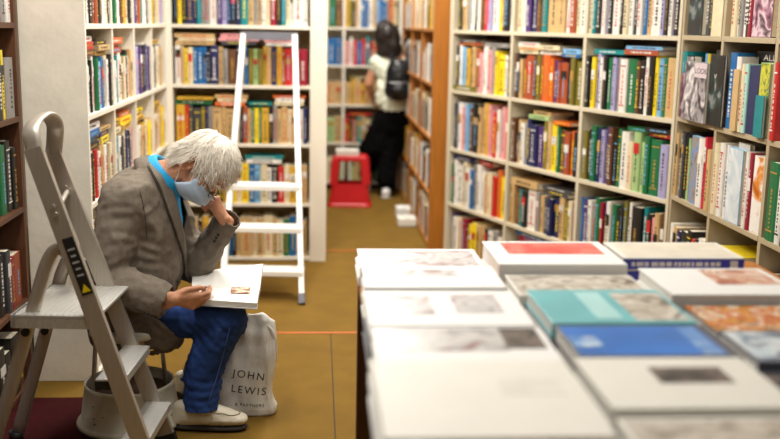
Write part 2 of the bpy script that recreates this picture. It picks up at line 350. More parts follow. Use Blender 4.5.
# near left bookcase: only its far end shows; dark covers also paint in its shade
fill('near', 0, 4, 'wkdwnkwuraewdRaw', (.24, .3)); fill('near', 0, 3, 'kwuknkdkukdkzkyA', (.24, .3)); fill('near', 0, 2, 'kknkukkdkukdkgkk', (.24, .3)); fill('near', 0, 1, 'ukkmkdkkkukkdmF', (.2, .28)); fill('near', 0, 0, 'kukdkdkkku', (.2, .28))
# right-hand bookcase: tall art books, some pulled forward
def run(row, items, y0=.012):
    """items: (letter, start, end, height, pose or front offset, picture, lettering) measured along the whole front"""
    C_ = CASES['right']
    for code, a, e, h, y, pic, deco in items:
        bay = 0 if (a + e) / 2 < C_['bays'][1] else 1 if (a + e) / 2 < C_['bays'][2] else 2
        if y == 'f' or (isinstance(y, tuple)):
            yy, th = y if isinstance(y, tuple) else (-.004, .014)
            BOOKS.append(dict(cs='right', bay=bay, row=row, code=code, x=(a + e) / 2, y=yy, z=C_['zs'][row] + .0006, th=e - a, h=h, d=th, lean=0, pose='face', pic=pic, deco=deco, fr=0))
        else:
            y, dd = y if isinstance(y, list) else (y, .2)
            add_book('right', bay, row, code, (a + e) / 2, y, C_['zs'][row] + .0006, e - a - .0015, h, dd, pic=None, deco=deco)
run(4, [('p', .024, .05, .3, .03, None, None), ('k', .052, .224, .33, (.0, .03), 5, None), ('d', .226, .27, .32, .02, None, None), ('k', .27, .29, .3, .02, None, None), ('w', .29, .33, .31, .03, None, None), ('c', .335, .45, .33, (.0, .04), None, None),
        ('c', .503, .55, .32, .02, None, None), ('w', .55, .58, .31, .03, None, None), ('a', .58, .61, .32, .02, None, None), ('w', .61, .655, .31, .03, None, None), ('k', .655, .69, .32, .02, None, None), ('k', .69, .72, .3, .03, None, None), ('m', .72, .75, .33, .0, None, None), ('q', .755, .93, .33, (.0, .04), 2, None), ('c', .935, .98, .3, .02, None, None)])
run(3, [('t', .024, .075, .305, .0, None, None), ('k', .078, .16, .285, (.0, .04), 0, None), ('p', .07, .17, .21, (-.018, .013), 6, None), ('a', .152, .417, .265, (-.034, .012), 0, 'LOOK'), ('s', .175, .205, .3, .05, None, None), ('y', .205, .235, .3, .05, None, None), ('d', .27, .46, .32, (.06, .03), None, None), ('k', .418, .57, .30, (-.022, .012), 5, 'V'), ('b', .575, .645, .315, [.0, .07], None, None), ('w', .645, .69, .30, [.0, .07], None, None),
        ('e', .665, .72, .25, (-.020, .012), None, None), ('k', .66, .90, .325, (.075, .02), None, 'ALL'), ('c', .724, .757, .275, [-.01, .06], None, None), ('x', .757, .789, .275, [-.01, .06], None, None), ('n', .791, .882, .27, (-.006, .04), 'n', None), ('l', .884, .968, .285, (-.006, .03), 1, None), ('t', .90, .975, .16, (-.024, .012), None, None), ('r', 1.018, 1.056, .29, -.01, None, None)])
run(2, [('e', .022, .05, .3, .0, None, None), ('a', .05, .07, .3, .01, None, None), ('k', .07, .1, .31, .01, None, None), ('d', .1, .13, .31, .0, None, None), ('k', .13, .16, .3, .01, None, None), ('l', .16, .185, .29, .01, None, None), ('k', .185, .215, .3, .02, None, None), ('s', .218, .318, .31, (-.0, .02), 3, None), ('w', .32, .385, .31, -.006, None, None), ('j', .388, .47, .33, (.05, .02), None, 'PIC'), ('j', .388, .412, .32, [-.004, .04], None, None), ('e', .42, .468, .27, [-.004, .04], None, None), ('c', .50, .55, .31, -.004, None, None), ('w', .55, .60, .315, .0, None, None),
        ('w', .60, .645, .31, .01, None, None), ('s', .648, .79, .31, (-.004, .02), 7, None), ('w', .66, .77, .33, (.03, .02), None, None), ('k', .792, .815, .3, .02, None, None), ('w', .815, .85, .31, .0, None, None), ('m', .85, .885, .31, .0, None, None), ('w', .89, .98, .305, (-.0, .04), 4, None),
        ('g', 1.03, 1.115, .30, .0, None, None), ('w', 1.115, 1.16, .3, .0, None, None), ('k', 1.16, 1.21, .3, .0, None, None), ('e', 1.21, 1.26, .3, .0, None, None)])
run(1, [('w', .03, .07, .26, .0, None, None), ('e', .07, .12, .25, .0, None, None), ('n', .12, .17, .24, 0, None, None), ('k', .17, .25, .25, (.0, .04), 5, None), ('k', .25, .31, .27, 0, None, None), ('r', .31, .35, .24, 0, None, None), ('k', .35, .39, .25, 0, None, None), ('w', .39, .46, .26, 0, None, None),
        ('w', .51, .56, .2, 0, None, None), ('c', .56, .61, .21, 0, None, None), ('w', .61, .67, .2, 0, None, None), ('k', .67, .72, .21, 0, None, None), ('l', .72, .77, .21, 0, None, None), ('g', .77, .83, .2, 0, None, None), ('k', .83, .89, .2, 0, None, None),
        ('u', 1.03, 1.08, .26, 0, None, None), ('k', 1.08, 1.13, .24, 0, None, None), ('w', 1.13, 1.19, .25, 0, None, None), ('e', 1.19, 1.24, .25, 0, None, None), ('r', 1.24, 1.29, .24, 0, None, None)])
add_book('right', 1, 1, 'w', CASES['right']['bays'][1] + .2, 0, .395 + .2135, .03, .3, .2, pose='lie'); add_book('right', 1, 1, 'y', CASES['right']['bays'][1] + .22, 0.005, .395 + .2445, .025, .24, .18, pose='lie')
for q in range(3): fill('right', q, 0, 'kwekwnrckw', (.22, .3))
fill('right', 2, 3, 'wkcenwk', (.25, .3), x0=.07); fill('right', 2, 4, 'wkaewkcw', (.27, .32))

def book_mesh(B, pages=True):
    """local frame: spine towards -y at y=0, thickness along x (or z when lying), standing on z=0"""
    th, h, d = B['th'], B['h'], B['d']
    if B['pose'] == 'lie': th, h = B['h'], B['th']
    if B['pose'] == 'face':
        bm = newbm(); t = .0025; bx(bm, -th / 2, th / 2, 0, t, 0, h); bx(bm, -th / 2, th / 2, d - t, d, 0, h); bx(bm, -th / 2, -th / 2 + t, t, d - t, 0, h)
        if B['pic'] is not None: quad(bm, (-th / 2 + .003, -.0005, .003), (th / 2 - .003, -.0005, .003), (th / 2 - .003, -.0005, h - .003), (-th / 2 + .003, -.0005, h - .003), 1)
        pg = newbm(); bx(pg, -th / 2 + t, th / 2 - .003, t, d - t, .003, h - .003)
        pm = CM['w'] if B['pic'] is None else PICS[B['pic']] if isinstance(B['pic'], int) else CM[B['pic']]
        return bm, pg, [CM[B['code']], pm]
    rnd = random.Random(int(B['x'] * 10000) * 7 + int(B['z'] * 10000) + len(B['cs']))
    t = .0022; bm = newbm()
    if B['pose'] == 'stand':
        bx(bm, -th / 2, -th / 2 + t, 0, d, 0, h); bx(bm, th / 2 - t, th / 2, 0, d, 0, h)
        n = 4 if th > .02 else 2; pts = []
        for i in range(n + 1):
            a = PI * i / n; pts.append((-th / 2 * math.cos(a), -min(.006, th * .18) * math.sin(a)))
        for (ax, ay), (bx_, by) in zip(pts, pts[1:]): quad(bm, (ax, ay, 0), (bx_, by, 0), (bx_, by, h), (ax, ay, h))
        for zz in (0, h): bm.faces.new([bm.verts.new((p[0], p[1], zz)) for p in pts])
        yf = -min(.006, th * .18) - .0006
        w_ = th * .30
        if th > .008:
            lm = 1 if B['code'] in 'knbtgrmpufdzo' else 2
            sty = rnd.random()
            if sty < .35:      # two narrow bands
                for zz in (.12, .86): bx(bm, -w_ * 1.1, w_ * 1.1, yf, yf + .0012, h * zz, h * zz + .006, lm)
            elif sty < .62:    # a paper title patch
                z0 = h * rnd.uniform(.5, .7); bx(bm, -w_ * 1.25, w_ * 1.25, yf, yf + .0012, z0, z0 + h * rnd.uniform(.12, .22), 3)
            z = h * .16; z1 = h * rnd.uniform(.62, .84); ww = min(.0075, w_ * rnd.uniform(.22, .5))
            while z < z1:      # the line of print running up the spine
                l = rnd.uniform(.004, .013); bx(bm, -ww, ww, yf - .0003, yf + .001, z, z + l, lm); z += l + rnd.uniform(.003, .012)
        pg = newbm(); bx(pg, -th / 2 + t, th / 2 - t, .001, d - .004, .003, h - .003)
        if B['pic'] is not None:
            xx = th / 2 + .0004
            quad(bm, (xx, .004, .004), (xx, d - .004, .004), (xx, d - .004, h - .004), (xx, .004, h - .004), 4)
    else:
        bx(bm, -th / 2, th / 2, 0, d, 0, t); bx(bm, -th / 2, th / 2, 0, d, h - t, h); bx(bm, -th / 2, th / 2, -.003, .0, 0, h)
        z = -th * .3
        while z < th * .25:
            l = rnd.uniform(.006, .02); bx(bm, z, z + l, -.0038, -.002, h * .35, h * .65, 2 if B['code'] not in 'knbtgrmpufdzo' else 1); z += l + rnd.uniform(.003, .012)
        pg = newbm(); bx(pg, -th / 2 + .004, th / 2 - .004, .001, d - .004, t, h - t)
    lc = rnd.choice('wwhys'); dk = rnd.choice('kkr'); pt = rnd.choice('wwkhr')
    pm = CM['w']
    if isinstance(B['pic'], int): pm = PICS[B['pic']]
    elif isinstance(B['pic'], str): pm = CM[B['pic']]
    return bm, pg, [CM[B['code']], LM[lc], LM[dk], LM.get(pt, CM['w']), pm]
for B in BOOKS:
    C_ = CASES[B['cs']]
    B['M'] = Matrix.Translation(C_['o']) @ Matrix.Rotation(C_['rz'], 4, 'Z') @ Matrix.Translation((B['x'], B['y'] + .006, B['z'])) @ Matrix.Rotation(B['fr'], 4, 'Z')
    p = B['M'] @ V((0, -.005, B['h'] / 2 if B['pose'] != 'lie' else B['th'] / 2)); B['c'] = p
    if B['pose'] != 'lie': ext = V((B['th'], 0, 0)), V((0, 0, B['h']))
    else: ext = V((B['h'], 0, 0)), V((0, 0, B['th']))
    B['pts'] = [B['M'] @ (ext[0] * u + ext[1] * v_ + V((0, -.009, 0))) for u in (-.35, 0, .35) for v_ in (.1, .35, .6, .92)]
# ------------------------------------------------------------------ display table and its piles of art books
TZ = .84
t = thing('display_table', 'wooden display table covered with piles of art books in the foreground', 'table', (.75, 2.1, 0))
b = newbm(); bx(b, -.626, .665, -1.0, .97, TZ - .035, TZ, bevel=.004); obj('tabletop', b, OAKM, t)
b = newbm(); bx(b, -.59, .62, -.95, .92, TZ - .13, TZ - .036); obj('apron', b, DARKW, t)
for sx in (-1, 1):
    for sy in (-.93, .9):
        b = newbm(); bx(b, sx * .59 - .03, sx * .59 + .03, sy - .03, sy + .03, 0, TZ - .036, bevel=.003); obj('leg', b, DARKW, t)
def pc(n, cols, sc, sd, rough=.3): return picture(n, cols, sc, sd, rough)
GP = pc('print_collage', [(84, 80, 82), (170, 166, 166), (206, 204, 200), (150, 146, 146), (140, 40, 44)], 9, 1)
W1 = mat('glossy_white_cover', (226, 225, 222), .5, var=.015, spec=.25); W2 = mat('ivory_cover', (221, 218, 208), .5, var=.02, spec=.25)
def lay_book(label, x0, x1, y0, y1, z1, th, cov, pat=(), spine=None, group=None, rz=0, spine_side='y-', extra=None):
    """a big art book lying flat; pat = [(u0,u1,v0,v1,material)] printed areas of the front cover"""
    t = thing('book', label, 'book', ((x0 + x1) / 2, (y0 + y1) / 2, z1 - th), rz, group)
    w, d = (x1 - x0) / 2, (y1 - y0) / 2; c = .0035
    b = newbm(); bx(b, -w, w, -d, d, 0, c); bx(b, -w, w, -d, d, th - c, th, bevel=.001)
    if spine_side == 'y-': bx(b, -w, w, -d, -d + c, c, th - c, 1)
    else: bx(b, -w, -w + c, -d, d, c, th - c, 1)
    obj('cover', b, [cov, spine or cov], t)
    b = newbm()
    if spine_side == 'y-': bx(b, -w + .004, w - .004, -d + c, d - .005, c, th - c)
    else: bx(b, -w + c, w - .005, -d + .004, d - .004, c, th - c)
    obj('pages', b, PAGEW, t)
    for i_, (u0, u1, v0, v1, m) in enumerate(pat):
        b = newbm(); bx(b, -w + 2 * w * u0, -w + 2 * w * u1, -d + 2 * d * v0, -d + 2 * d * v1, th, th + .0006 * (i_ + 1)); obj('cover_picture', b, m, t)
    return t
ORD = ['topmost', 'second', 'third', 'fourth']
def pile(desc, x0, x1, y0, y1, z1, n, cov, pat=(), spine=None, lower=None, side='y-', grp=None, lowlab=None):
    th = (z1 - TZ - .0005 * n) / n; z = TZ + .0004
    for i in range(n):
        top = i == n - 1; j = 0 if top else random.uniform(-.006, .006); k = 0 if top else random.uniform(-.006, .004)
        lb = desc if top else ('%s book under the %s' % (['lowest', 'second lowest', 'third lowest'][i], lowlab))
        lay_book(lb, x0 + j, x1 + j, y0 + k, y1 + k, z + th, th - .0004, cov if top else (lower or cov), pat if top else (), spine if top else (lower or cov), 'art books piled on the table', 0, side)
        z += th + .0006
GREYP = pc('print_grey', [(150, 146, 146), (206, 204, 204), (168, 150, 150), (96, 84, 86)], 13, 2)
DARKP = pc('print_dark', [(30, 30, 32), (70, 62, 60), (120, 108, 100), (44, 40, 40)], 14, 4)
REDP = pc('print_red', [(206, 60, 56), (222, 92, 84), (226, 130, 118), (200, 52, 50)], 9, 6)
BRNP = pc('print_brown', [(150, 76, 50), (196, 130, 100), (226, 204, 186), (120, 60, 44)], 12, 7)
SEPP = pc('print_sepia', [(110, 100, 88), (180, 170, 156), (214, 206, 194), (80, 74, 66)], 14, 9)
TEALC = mat('teal_cover', (104, 178, 184), .3, var=.12, scale=6); BLUEC = mat('blue_cover', (36, 112, 196), .28, var=.22, scale=5)
BLUEL = pc('print_pale_blue', [(210, 222, 232), (150, 186, 220), (60, 124, 196), (190, 196, 206)], 10, 3)
FOODP = pc('print_food', [(60, 30, 18), (214, 160, 40), (180, 50, 34), (236, 226, 190), (60, 30, 24)], 24, 5)
INDIGO = mat('indigo_spine', (52, 62, 176), .35); SLATE = mat('slate_cover', (84, 86, 96), .35, var=.1); FROST = pc('print_frost', [(180, 200, 210), (214, 222, 224), (120, 140, 160), (84, 86, 96)], 10, 8)
TEALL = mat('pale_teal_ink', (168, 212, 212), .3)
pile('white book with a faint grey print, far left corner of the book table', .125, .485, 2.745, 2.99, .895, 2, W1, [(.04, .96, .06, .9, GREYP)], lowlab='faint grey print book at the far left table corner', lower=W1)
pile('plain white book edge-on in front of the faint grey print book', .118, .462, 2.325, 2.545, .95, 3, W1, [(.3, .7, .5, .8, GREYP)], lowlab='plain white book second along the left edge', lower=W2)
pile('white book with two small grey pictures side by side on its cover', .115, .47, 2.03, 2.312, .945, 3, W1, [(.14, .42, .30, .84, GREYP), (.56, .86, .34, .86, GREYP)], lowlab='white book with two small pictures', lower=SLATE)
pile('white book with a wide grey, red and black collage on its cover', .115, .475, 1.80, 2.017, .945, 3, W1, [(.03, .74, .28, .95, GP), (.74, .96, .34, .95, DARKP)], lowlab='collage cover book on the left', lower=W2)
pile('large creamy white book at the near left corner of the table', .105, .47, 1.43, 1.79, .95, 3, W2, [(.6, .9, .5, .72, mat('faint_cream_ink', (212, 208, 196), .4))], lowlab='large creamy white book near the viewer', lower=W1)
pile('thick white book with a red picture on its cover', .483, .83, 2.545, 2.83, .955, 2, W1, [(.14, .92, .42, .92, REDP)], lowlab='book with the red picture', lower=W2)
pile('cream book with a bright indigo spine facing the viewer', .846, 1.19, 2.634, 2.838, .952, 3, W2, [(.05, .95, .1, .92, mat('faint_buff_ink', (216, 206, 188), .4, var=.1))], spine=INDIGO, lowlab='book with the indigo spine', lower=INDIGO)
iz = .952 - (.952 - TZ) / 3; b = newbm(); xq = .87
while xq < 1.12:
    l = random.uniform(.006, .02); bx(b, xq, xq + l, 2.6325, 2.6335, iz + .014, iz + .026); xq += l + random.uniform(.002, .008)
bx(b, 1.15, 1.172, 2.6325, 2.6335, iz + .008, iz + .030)
ib = [o for o in COL.objects if o.get('label', '').startswith('cream book with a bright indigo')][0]
o = obj('spine_print', b, W1, ib); o.matrix_parent_inverse = Matrix.Translation(ib.location).inverted()
pile('white book with a brown picture at the right of its cover', .848, 1.18, 2.252, 2.516, .952, 3, W1, [(.46, .95, .36, .93, BRNP)], lowlab='book with the brown picture', lower=W2)
pile('beige patterned book lying low in front of the red picture book', .495, .83, 2.325, 2.53, .93, 3, W2, [(.02, .98, .05, .95, SEPP)], lowlab='beige patterned book', lower=W1)
pile('teal book with a sepia photo at the right of its cover', .507, .828, 2.037, 2.311, .948, 3, TEALC, [(.60, .97, .06, .88, SEPP), (.34, .52, .1, .9, TEALL)], lowlab='teal book with the sepia photo', lower=SLATE)
pile('bright blue book with pale streaks on its cover', .508, .835, 1.81, 2.02, .948, 3, SLATE, [(.02, .92, .06, .95, BLUEC), (.78, .90, .06, .9, BLUEL), (.02, .2, .3, .6, BLUEL)], lowlab='bright blue book', lower=W2)
pile('ivory book with a dark oblong picture on its cover', .49, .815, 1.53, 1.787, .955, 3, W2, [(.38, .80, .46, .78, DARKP)], lowlab='ivory book with the dark picture', lower=SLATE)
pile('book with a colourful food photo on its cover at the right', .87, 1.22, 2.02, 2.235, .93, 3, SLATE, [(.0, 1, .02, .98, FOODP)], lowlab='food photo book', lower=W2)
pile('frosty pale blue and grey book at the right edge of the table', .86, 1.2, 1.80, 2.005, .94, 3, SLATE, [(.02, .98, .04, .96, FROST)], lowlab='frosty pale blue book', lower=W1)
pile('dark slate book with grey prints at the near right of the table', .84, 1.18, 1.53, 1.785, .925, 3, SLATE, [(.05, .95, .3, .95, DARKP)], lowlab='dark slate book', lower=W2)
pile('grey beige book nearest the viewer in the middle column of the table', .49, .82, 1.24, 1.515, .945, 3, W2, [(.03, .97, .1, .95, SEPP)], lowlab='grey beige book nearest the viewer', lower=W1)

# ------------------------------------------------------------------ aluminium step ladder
NY, FY = 3.12, 3.50
t = thing('step_ladder', 'aluminium folding step ladder with a wide platform and hoop handle at the left', 'ladder', (0, 0, 0))
def stile(px0, py0, px1, py1, Y):
    a, c_ = wat(px0, py0, Y), wat(px1, py1, Y); d_ = (c_ - a)
    a2 = a + d_ * ((.012 - a.z) / d_.z); return a2, c_, d_.normalized()
n0, n1, nd = stile(140, 439, 33, 148, NY); f0, f1, fd = stile(160, 419, 51, 148, FY)
for a, c_, sd in ((n0, n1, 1), (f0, f1, -1)):
    b = newbm(); beam(b, a, c_, .022, .058, fh)
    e = fh * .011 * sd
    L = obj('stile', b, ALU, t)
    b = newbm(); beam(b, a - V((0, 0, .010)), a + (c_ - a).normalized() * .05, .03, .066, fh); obj('rubber_foot', b, BLACK, L)
b = newbm()
pts = [n1 + (n0 - n1) * .02, wat(31, 134, NY + .01), wat(33, 124, NY + .05), wat(39, 118, NY + .12), wat(45, 115.5, NY + .19), wat(51, 118, NY + .27), wat(55, 125, NY + .34), wat(55, 137, FY - .01), f1 + (f0 - f1) * .02]
def catmull(P, n=6):
    out = []
    for i in range(len(P) - 1):
        p0, p1, p2, p3 = P[max(i - 1, 0)], P[i], P[i + 1], P[min(i + 2, len(P) - 1)]
        for k in range(n):
            s = k / n
            out.append(.5 * ((2 * p1) + (p2 - p0) * s + (2 * p0 - 5 * p1 + 4 * p2 - p3) * s * s + (3 * p1 - p0 - 3 * p2 + p3) * s ** 3))
    return out + [P[-1]]
tube(b, catmull(pts), .0112, 12, nrm=nd.cross(fh), flat=2.6); obj('hoop_handle', b, ALU, t)
def on(a, c_, z): return a + (c_ - a) * ((z - a.z) / (c_.z - a.z))
for z in (.19, .405):
    p, q = on(n0, n1, z), on(f0, f1, z); m = (p + q) / 2; hl = (q - p).length / 2 - .012
    b = newbm(); bx(b, -.05, .045, -hl, hl, -.03, 0, bevel=.003)
    for k in range(5): bx(b, -.045 + k * .018, -.037 + k * .018, -hl + .004, hl - .004, 0, .0015)
    o = obj('tread', place(obj('x', b, ALUT), frame(RT, fh, UP, m)).data, ALUT, t); bpy.data.objects.remove(bpy.data.objects['x'])
    b = newbm(); bx(b, -.052, .047, -hl - .002, -hl + .012, -.036, -.006, bevel=.002); place(obj('end_cap', b, BLACK, t), frame(RT, fh, UP, m))
z = .625; p, q = on(n0, n1, z), on(f0, f1, z); m = (p + q) / 2; hl = (q - p).length / 2 + .0
b = newbm(); bx(b, -.235, .045, -hl, hl, -.012, 0, bevel=.003); bx(b, -.24, -.22, -hl, hl, -.045, 0, bevel=.003); bx(b, -.235, .04, -hl, -hl + .012, -.045, -.012)
for k in range(14): bx(b, -.225 + k * .019, -.216 + k * .019, -hl + .006, hl - .006, 0, .0015)
pl = obj('platform', b, ALUT, t); place(pl, frame(RT, fh, UP, m))
for Y, nm in ((NY + .035, 1), (FY + .035, 0)):
    if nm: P = [wat(66, 252, Y), wat(60, 249, Y), wat(53, 253, Y), wat(47, 264, Y), wat(41, 283, Y), wat(27, 331, Y)]
    else: P = [wat(86, 252, Y), wat(78, 250, Y), wat(70, 256, Y), wat(63, 270, Y), wat(58, 286, Y), wat(46, 330, Y)]
    dd_ = (P[-1] - P[-2]).normalized(); P.append(P[-1] + dd_ * ((.015 - P[-1].z) / dd_.z))
    b = newbm(); tube(b, catmull(P, 5), .024, 10, nrm=fh, flat=.5); r_ = obj('rear_leg', b, ALU, t)
    b = newbm(); tube(b, [P[-1] + V((0, 0, .03)), P[-1] - V((0, 0, .0145))], .027, 10); obj('rubber_foot', b, BLACK, r_)
    b = newbm(); c_ = P[5] - fh * .02; tube(b, [c_, c_ + fh * .035], .014, 12); obj('pivot_bolt', b, BLACK, r_)
p = on(n0, n1, .80); b = newbm(); xx = nd.cross(fh).normalized()
def plate(b, c_, ax, ay, w, h, o, mi=0):
    n_ = ax.cross(ay).normalized(); c_ = c_ + n_ * o
    quad(b, c_ - ax * w - ay * h, c_ + ax * w - ay * h, c_ + ax * w + ay * h, c_ - ax * w + ay * h, mi)
sgn = 1 if nd.cross(fh).x > 0 else -1
beam(b, on(n0, n1, .885) - fh * .0125 + RT * .008, on(n0, n1, .70) - fh * .0125 + RT * .008, .0016, .036, fh); s_ = obj('warning_label', b, mat('label_black', (26, 26, 26), .5), t)
c_ = on(n0, n1, .722) - fh * .0142 + RT * .008; b = newbm(); f_ = b.faces.new([b.verts.new(c_ + nd * u + nd.cross(fh) * v_) for u, v_ in ((-.014, -.015), (-.014, .015), (.014, 0))]); obj('warning_triangle', b, mat('sticker_yellow', (236, 212, 20), .4), s_)
c_ = on(n0, n1, .80) - fh * .0142 + RT * .008; b = newbm()
for k in range(5): plate(b, c_ + nd * (.05 - .022 * k), nd.cross(fh), nd, .009 if k % 2 else .012, .0035, .0005)
obj('label_print', b, mat('sticker_grey', (170, 170, 166), .5), s_)
for z in (.96, .985):
    for a, c2 in ((n0, n1), (f0, f1)):
        b = newbm(); q = on(a, c2, z); tube(b, [q - fh * .018, q - fh * .010], .008, 10); obj('rivet', b, ALU, t)
b = newbm(); q = on(n0, n1, .97); q2 = on(f0, f1, .97); tube(b, [q + fh * .01, q2 - fh * .01], .009, 10); obj('crossbar', b, ALU, t)

# ------------------------------------------------------------------ white ladder leaning on the back bookcase
t = thing('library_ladder', 'white enamelled ladder with three treads leaning on the back bookcase', 'ladder', wat(262, 300, 5.5) * 1.0)
t.location = (0, 0, 0)
def lad(s, z):                                  # s -1 left, 1 right
    k = z / 1.5; bl, br = wat(221.5, 303, 5.5), wat(302, 305, 5.5); tl, tr = wat(243.5, 36, 6.40), wat(295, 36, 6.40)
    a = bl if s < 0 else br; c_ = tl if s < 0 else tr; a = V((a.x, a.y, .015)); return a + (c_ - a) * ((z - .015) / (c_.z - .015))
zt = wat(270, 36, 6.40).z
GREYR = mat('grey_rubber', (112, 112, 122), .6)
for s in (-1, 1):
    b = newbm(); beam(b, lad(s, .015), lad(s, zt), .03, .05, RT); L = obj('stile', b, WHITEM, t)
    b = newbm(); beam(b, lad(s, .001), lad(s, .05), .036, .056, RT); obj('rubber_foot', b, GREYR, L)
for py, Y in ((271, 0), (228.5, 0), (187, 0)):
    z = None
    for k in range(60):                         # height where the tread meets the leaning stiles
        z_ = .1 + k * .015; q = (lad(-1, z_) + lad(1, z_)) / 2
        if proj(q)[1] <= py: z = z_; break
    p, q = lad(-1, z), lad(1, z); m = (p + q) / 2
    b = newbm(); hw = (q - p).length / 2 + .012; bx(b, -hw, hw, -.05, .10, -.03, 0, bevel=.003)
    for k in range(4): bx(b, -hw + .02, hw - .02, -.035 + k * .03, -.023 + k * .03, 0, .0015)
    o = obj('tread', b, WHITEM, t); place(o, frame(RT, fh, UP, m))
p, q = lad(-1, zt), lad(1, zt); b = newbm(); beam(b, p - RT * .02, q + RT * .02, .05, .04, UP); obj('top_bar', b, GREYR, t)

# ------------------------------------------------------------------ round kick stool under the reader
sc_ = wat(131, 421, 3.74); sc_ = V((sc_.x, sc_.y, 0)); CREAM = mat('scuffed_cream_enamel', (208, 205, 186), .5, var=.12, scale=9, bump=.15, bscale=30)
t = thing('kick_stool', 'scuffed cream metal kick stool on which the reader in the jacket sits', 'stool', sc_)
b = newbm(); lathe(b, [(.188, .012), (.205, .012), (.207, .02), (.2, .03), (.19, .036), (.172, .165), (.173, .178), (.166, .180), (.164, .172), (.18, .04), (.188, .03), (.188, .012)], 56)
base = obj('base', b, CREAM, t)
b = newbm(); lathe(b, [(.2065, .002), (.2085, .002), (.2085, .013), (.2065, .013), (.2065, .002)], 56); obj('rubber_ring', b, BLACK, base)
b = newbm(); lathe(b, [(0, .135), (.163, .135), (.163, .125), (0, .125)], 48); obj('lower_step', b, DARKW, t)
for k in range(4):
    a = PI / 4 + k * PI / 2 - .25; b = newbm(); p = V((math.cos(a), math.sin(a), 0)); beam(b, p * .150 + V((0, 0, .13)), p * .128 + V((0, 0, .372)), .028, .008, p.cross(UP)); obj('leg', b, ALU, t)
b = newbm(); lathe(b, [(0, .372), (.14, .372), (.146, .38), (.143, .398), (.13, .402), (0, .402)], 48); obj('seat', b, CREAM, t)
for k in range(14):                              # scrapes where the enamel has gone
    a = -PI / 2 + random.uniform(-1.2, 1.2); z = random.uniform(.045, .15); rr = .1895 - (z - .036) * .1395 + .0006; l = random.uniform(.02, .09)
    P = [V((rr * math.cos(a + l * s), rr * math.sin(a + l * s), z + s * .004)) for s in (0, .5, 1)]; b = newbm(); tube(b, P, random.uniform(.0008, .0018), 5)
    obj('scrape', b, mat('bare_metal', (92, 84, 70), .6, .4), base)

# ------------------------------------------------------------------ red plastic step stool in the far aisle, papers on it
REDP2 = mat('red_plastic', (206, 26, 34), .4, var=.05)
kl, kr = wat(328.5, 204, 8.74), wat(371.5, 204, 8.74); kc = (kl + kr) / 2; W_ = (kr - kl).length / 2
t = thing('step_stool', 'red plastic step stool standing in the far aisle beside the woman', 'stool', (kc.x, kc.y, 0), math.atan2(RT.y, RT.x))
def ring(w, z, r=.035): 
    out = []
    for cx_, cy_, a0 in ((w - r, w * .8 - r, 0), (-w + r, w * .8 - r, PI / 2), (-w + r, -w * .8 + r, PI), (w - r, -w * .8 + r, 1.5 * PI)):
        out += [V((cx_ + r * math.cos(a0 + k * PI / 8), cy_ + r * math.sin(a0 + k * PI / 8), z)) for k in range(5)]
    return out
def loft(b, rings):
    R_ = [[b.verts.new(p) for p in r_] for r_ in rings]
    for A, B_ in zip(R_, R_[1:]):
        n = len(A)
        for k in range(n): b.faces.new((A[k], A[(k + 1) % n], B_[(k + 1) % n], B_[k])).smooth = False
b = newbm(); loft(b, [ring(W_ - .02, .0), ring(W_, .0), ring(W_, .02), ring(W_ * .93, .03), ring(W_ * .83, .20), ring(W_ * .80, .20), ring(W_ * .86, .03), ring(W_ - .02, .0)]); obj('base', b, REDP2, t)
hz = .44
for sx in (-1, 1):
    for sy in (-1, 1):
        b = newbm(); beam(b, (sx * W_ * .74, sy * W_ * .55, .19), (sx * W_ * .66, sy * W_ * .5, hz - .03), .07, .05, (1, 0, 0)); obj('leg', b, REDP2, t)
b = newbm(); bx(b, -W_ * .76, W_ * .76, -W_ * .6, W_ * .6, hz - .045, hz, bevel=.012); obj('top_step', b, REDP2, t)
b = newbm(); bx(b, W_ * .58, W_ * .70, -W_ * .605 - .002, -W_ * .60, .25, .33); obj('paper_sticker', b, W1, t)
b = newbm(); bx(b, -.11, .09, -.08, .08, 0, .05, bevel=.004); o = obj('paper_pile', b, W2); o.location = (kc.x - .02, kc.y, hz + .001); tag(o, 'small white pile of papers on top of the red step stool', 'papers')
for (px, py, Y, w, d, h, m, lb, nm) in ((416, 208, 8.2, .12, .14, .09, W1, 'small white parcel on the floor before the amber bookcase', 'parcel'), (413, 217, 7.85, .15, .16, .07, W2, 'cream parcel on the floor at the foot of the amber bookcase', 'parcel')):
    p = wat(px, py, Y); b = newbm(); bx(b, -w / 2, w / 2, -d / 2, d / 2, 0, h, bevel=.012); bx(b, -w * .08, w * .08, -d / 2 - .001, d / 2 + .001, h * .5, h + .001)
    o = obj(nm, b, m); o.location = (min(p.x, .72), p.y, .0005); tag(o, lb, 'parcel', 'parcels by the amber bookcase')

# ------------------------------------------------------------------ plastic shopping bag leaning by the foot
BAGM = mat('white_plastic_bag', (226, 224, 216), .38, var=.03, scale=8, bump=.35, bscale=22)
by = 3.88
b = newbm()
prof = [(0, 219, 276, .055), (.03, 216, 278, .06), (.09, 218, 275, .055), (.17, 222, 276, .05), (.26, 226, 277, .045), (.33, 234, 276, .035), (.375, 243, 275, .02), (.405, 247, 262, .008)]
rings = []
for z, xl, xr, dp in prof:
    pl_, pr_ = wat(xl, 415, by), wat(xr, 415, by); c_ = (pl_ + pr_) / 2; hw = (pr_ - pl_).length / 2
    rings.append([V((c_.x, c_.y, z + .002)) + RT * hw * (abs(math.cos(a)) ** .6 * (1 if math.cos(a) > 0 else -1)) + fh * (dp * (abs(math.sin(a)) ** .8 * (1 if math.sin(a) > 0 else -1)) + z * .12) for a in [2 * PI * k / 28 for k in range(28)]])
R_ = [[b.verts.new(p) for p in r_] for r_ in rings]
for A, B_ in zip(R_, R_[1:]):
    for k in range(28): b.faces.new((A[k], A[(k + 1) % 28], B_[(k + 1) % 28], B_[k]))
b.faces.new(R_[0][::-1]); b.faces.new(R_[-1])
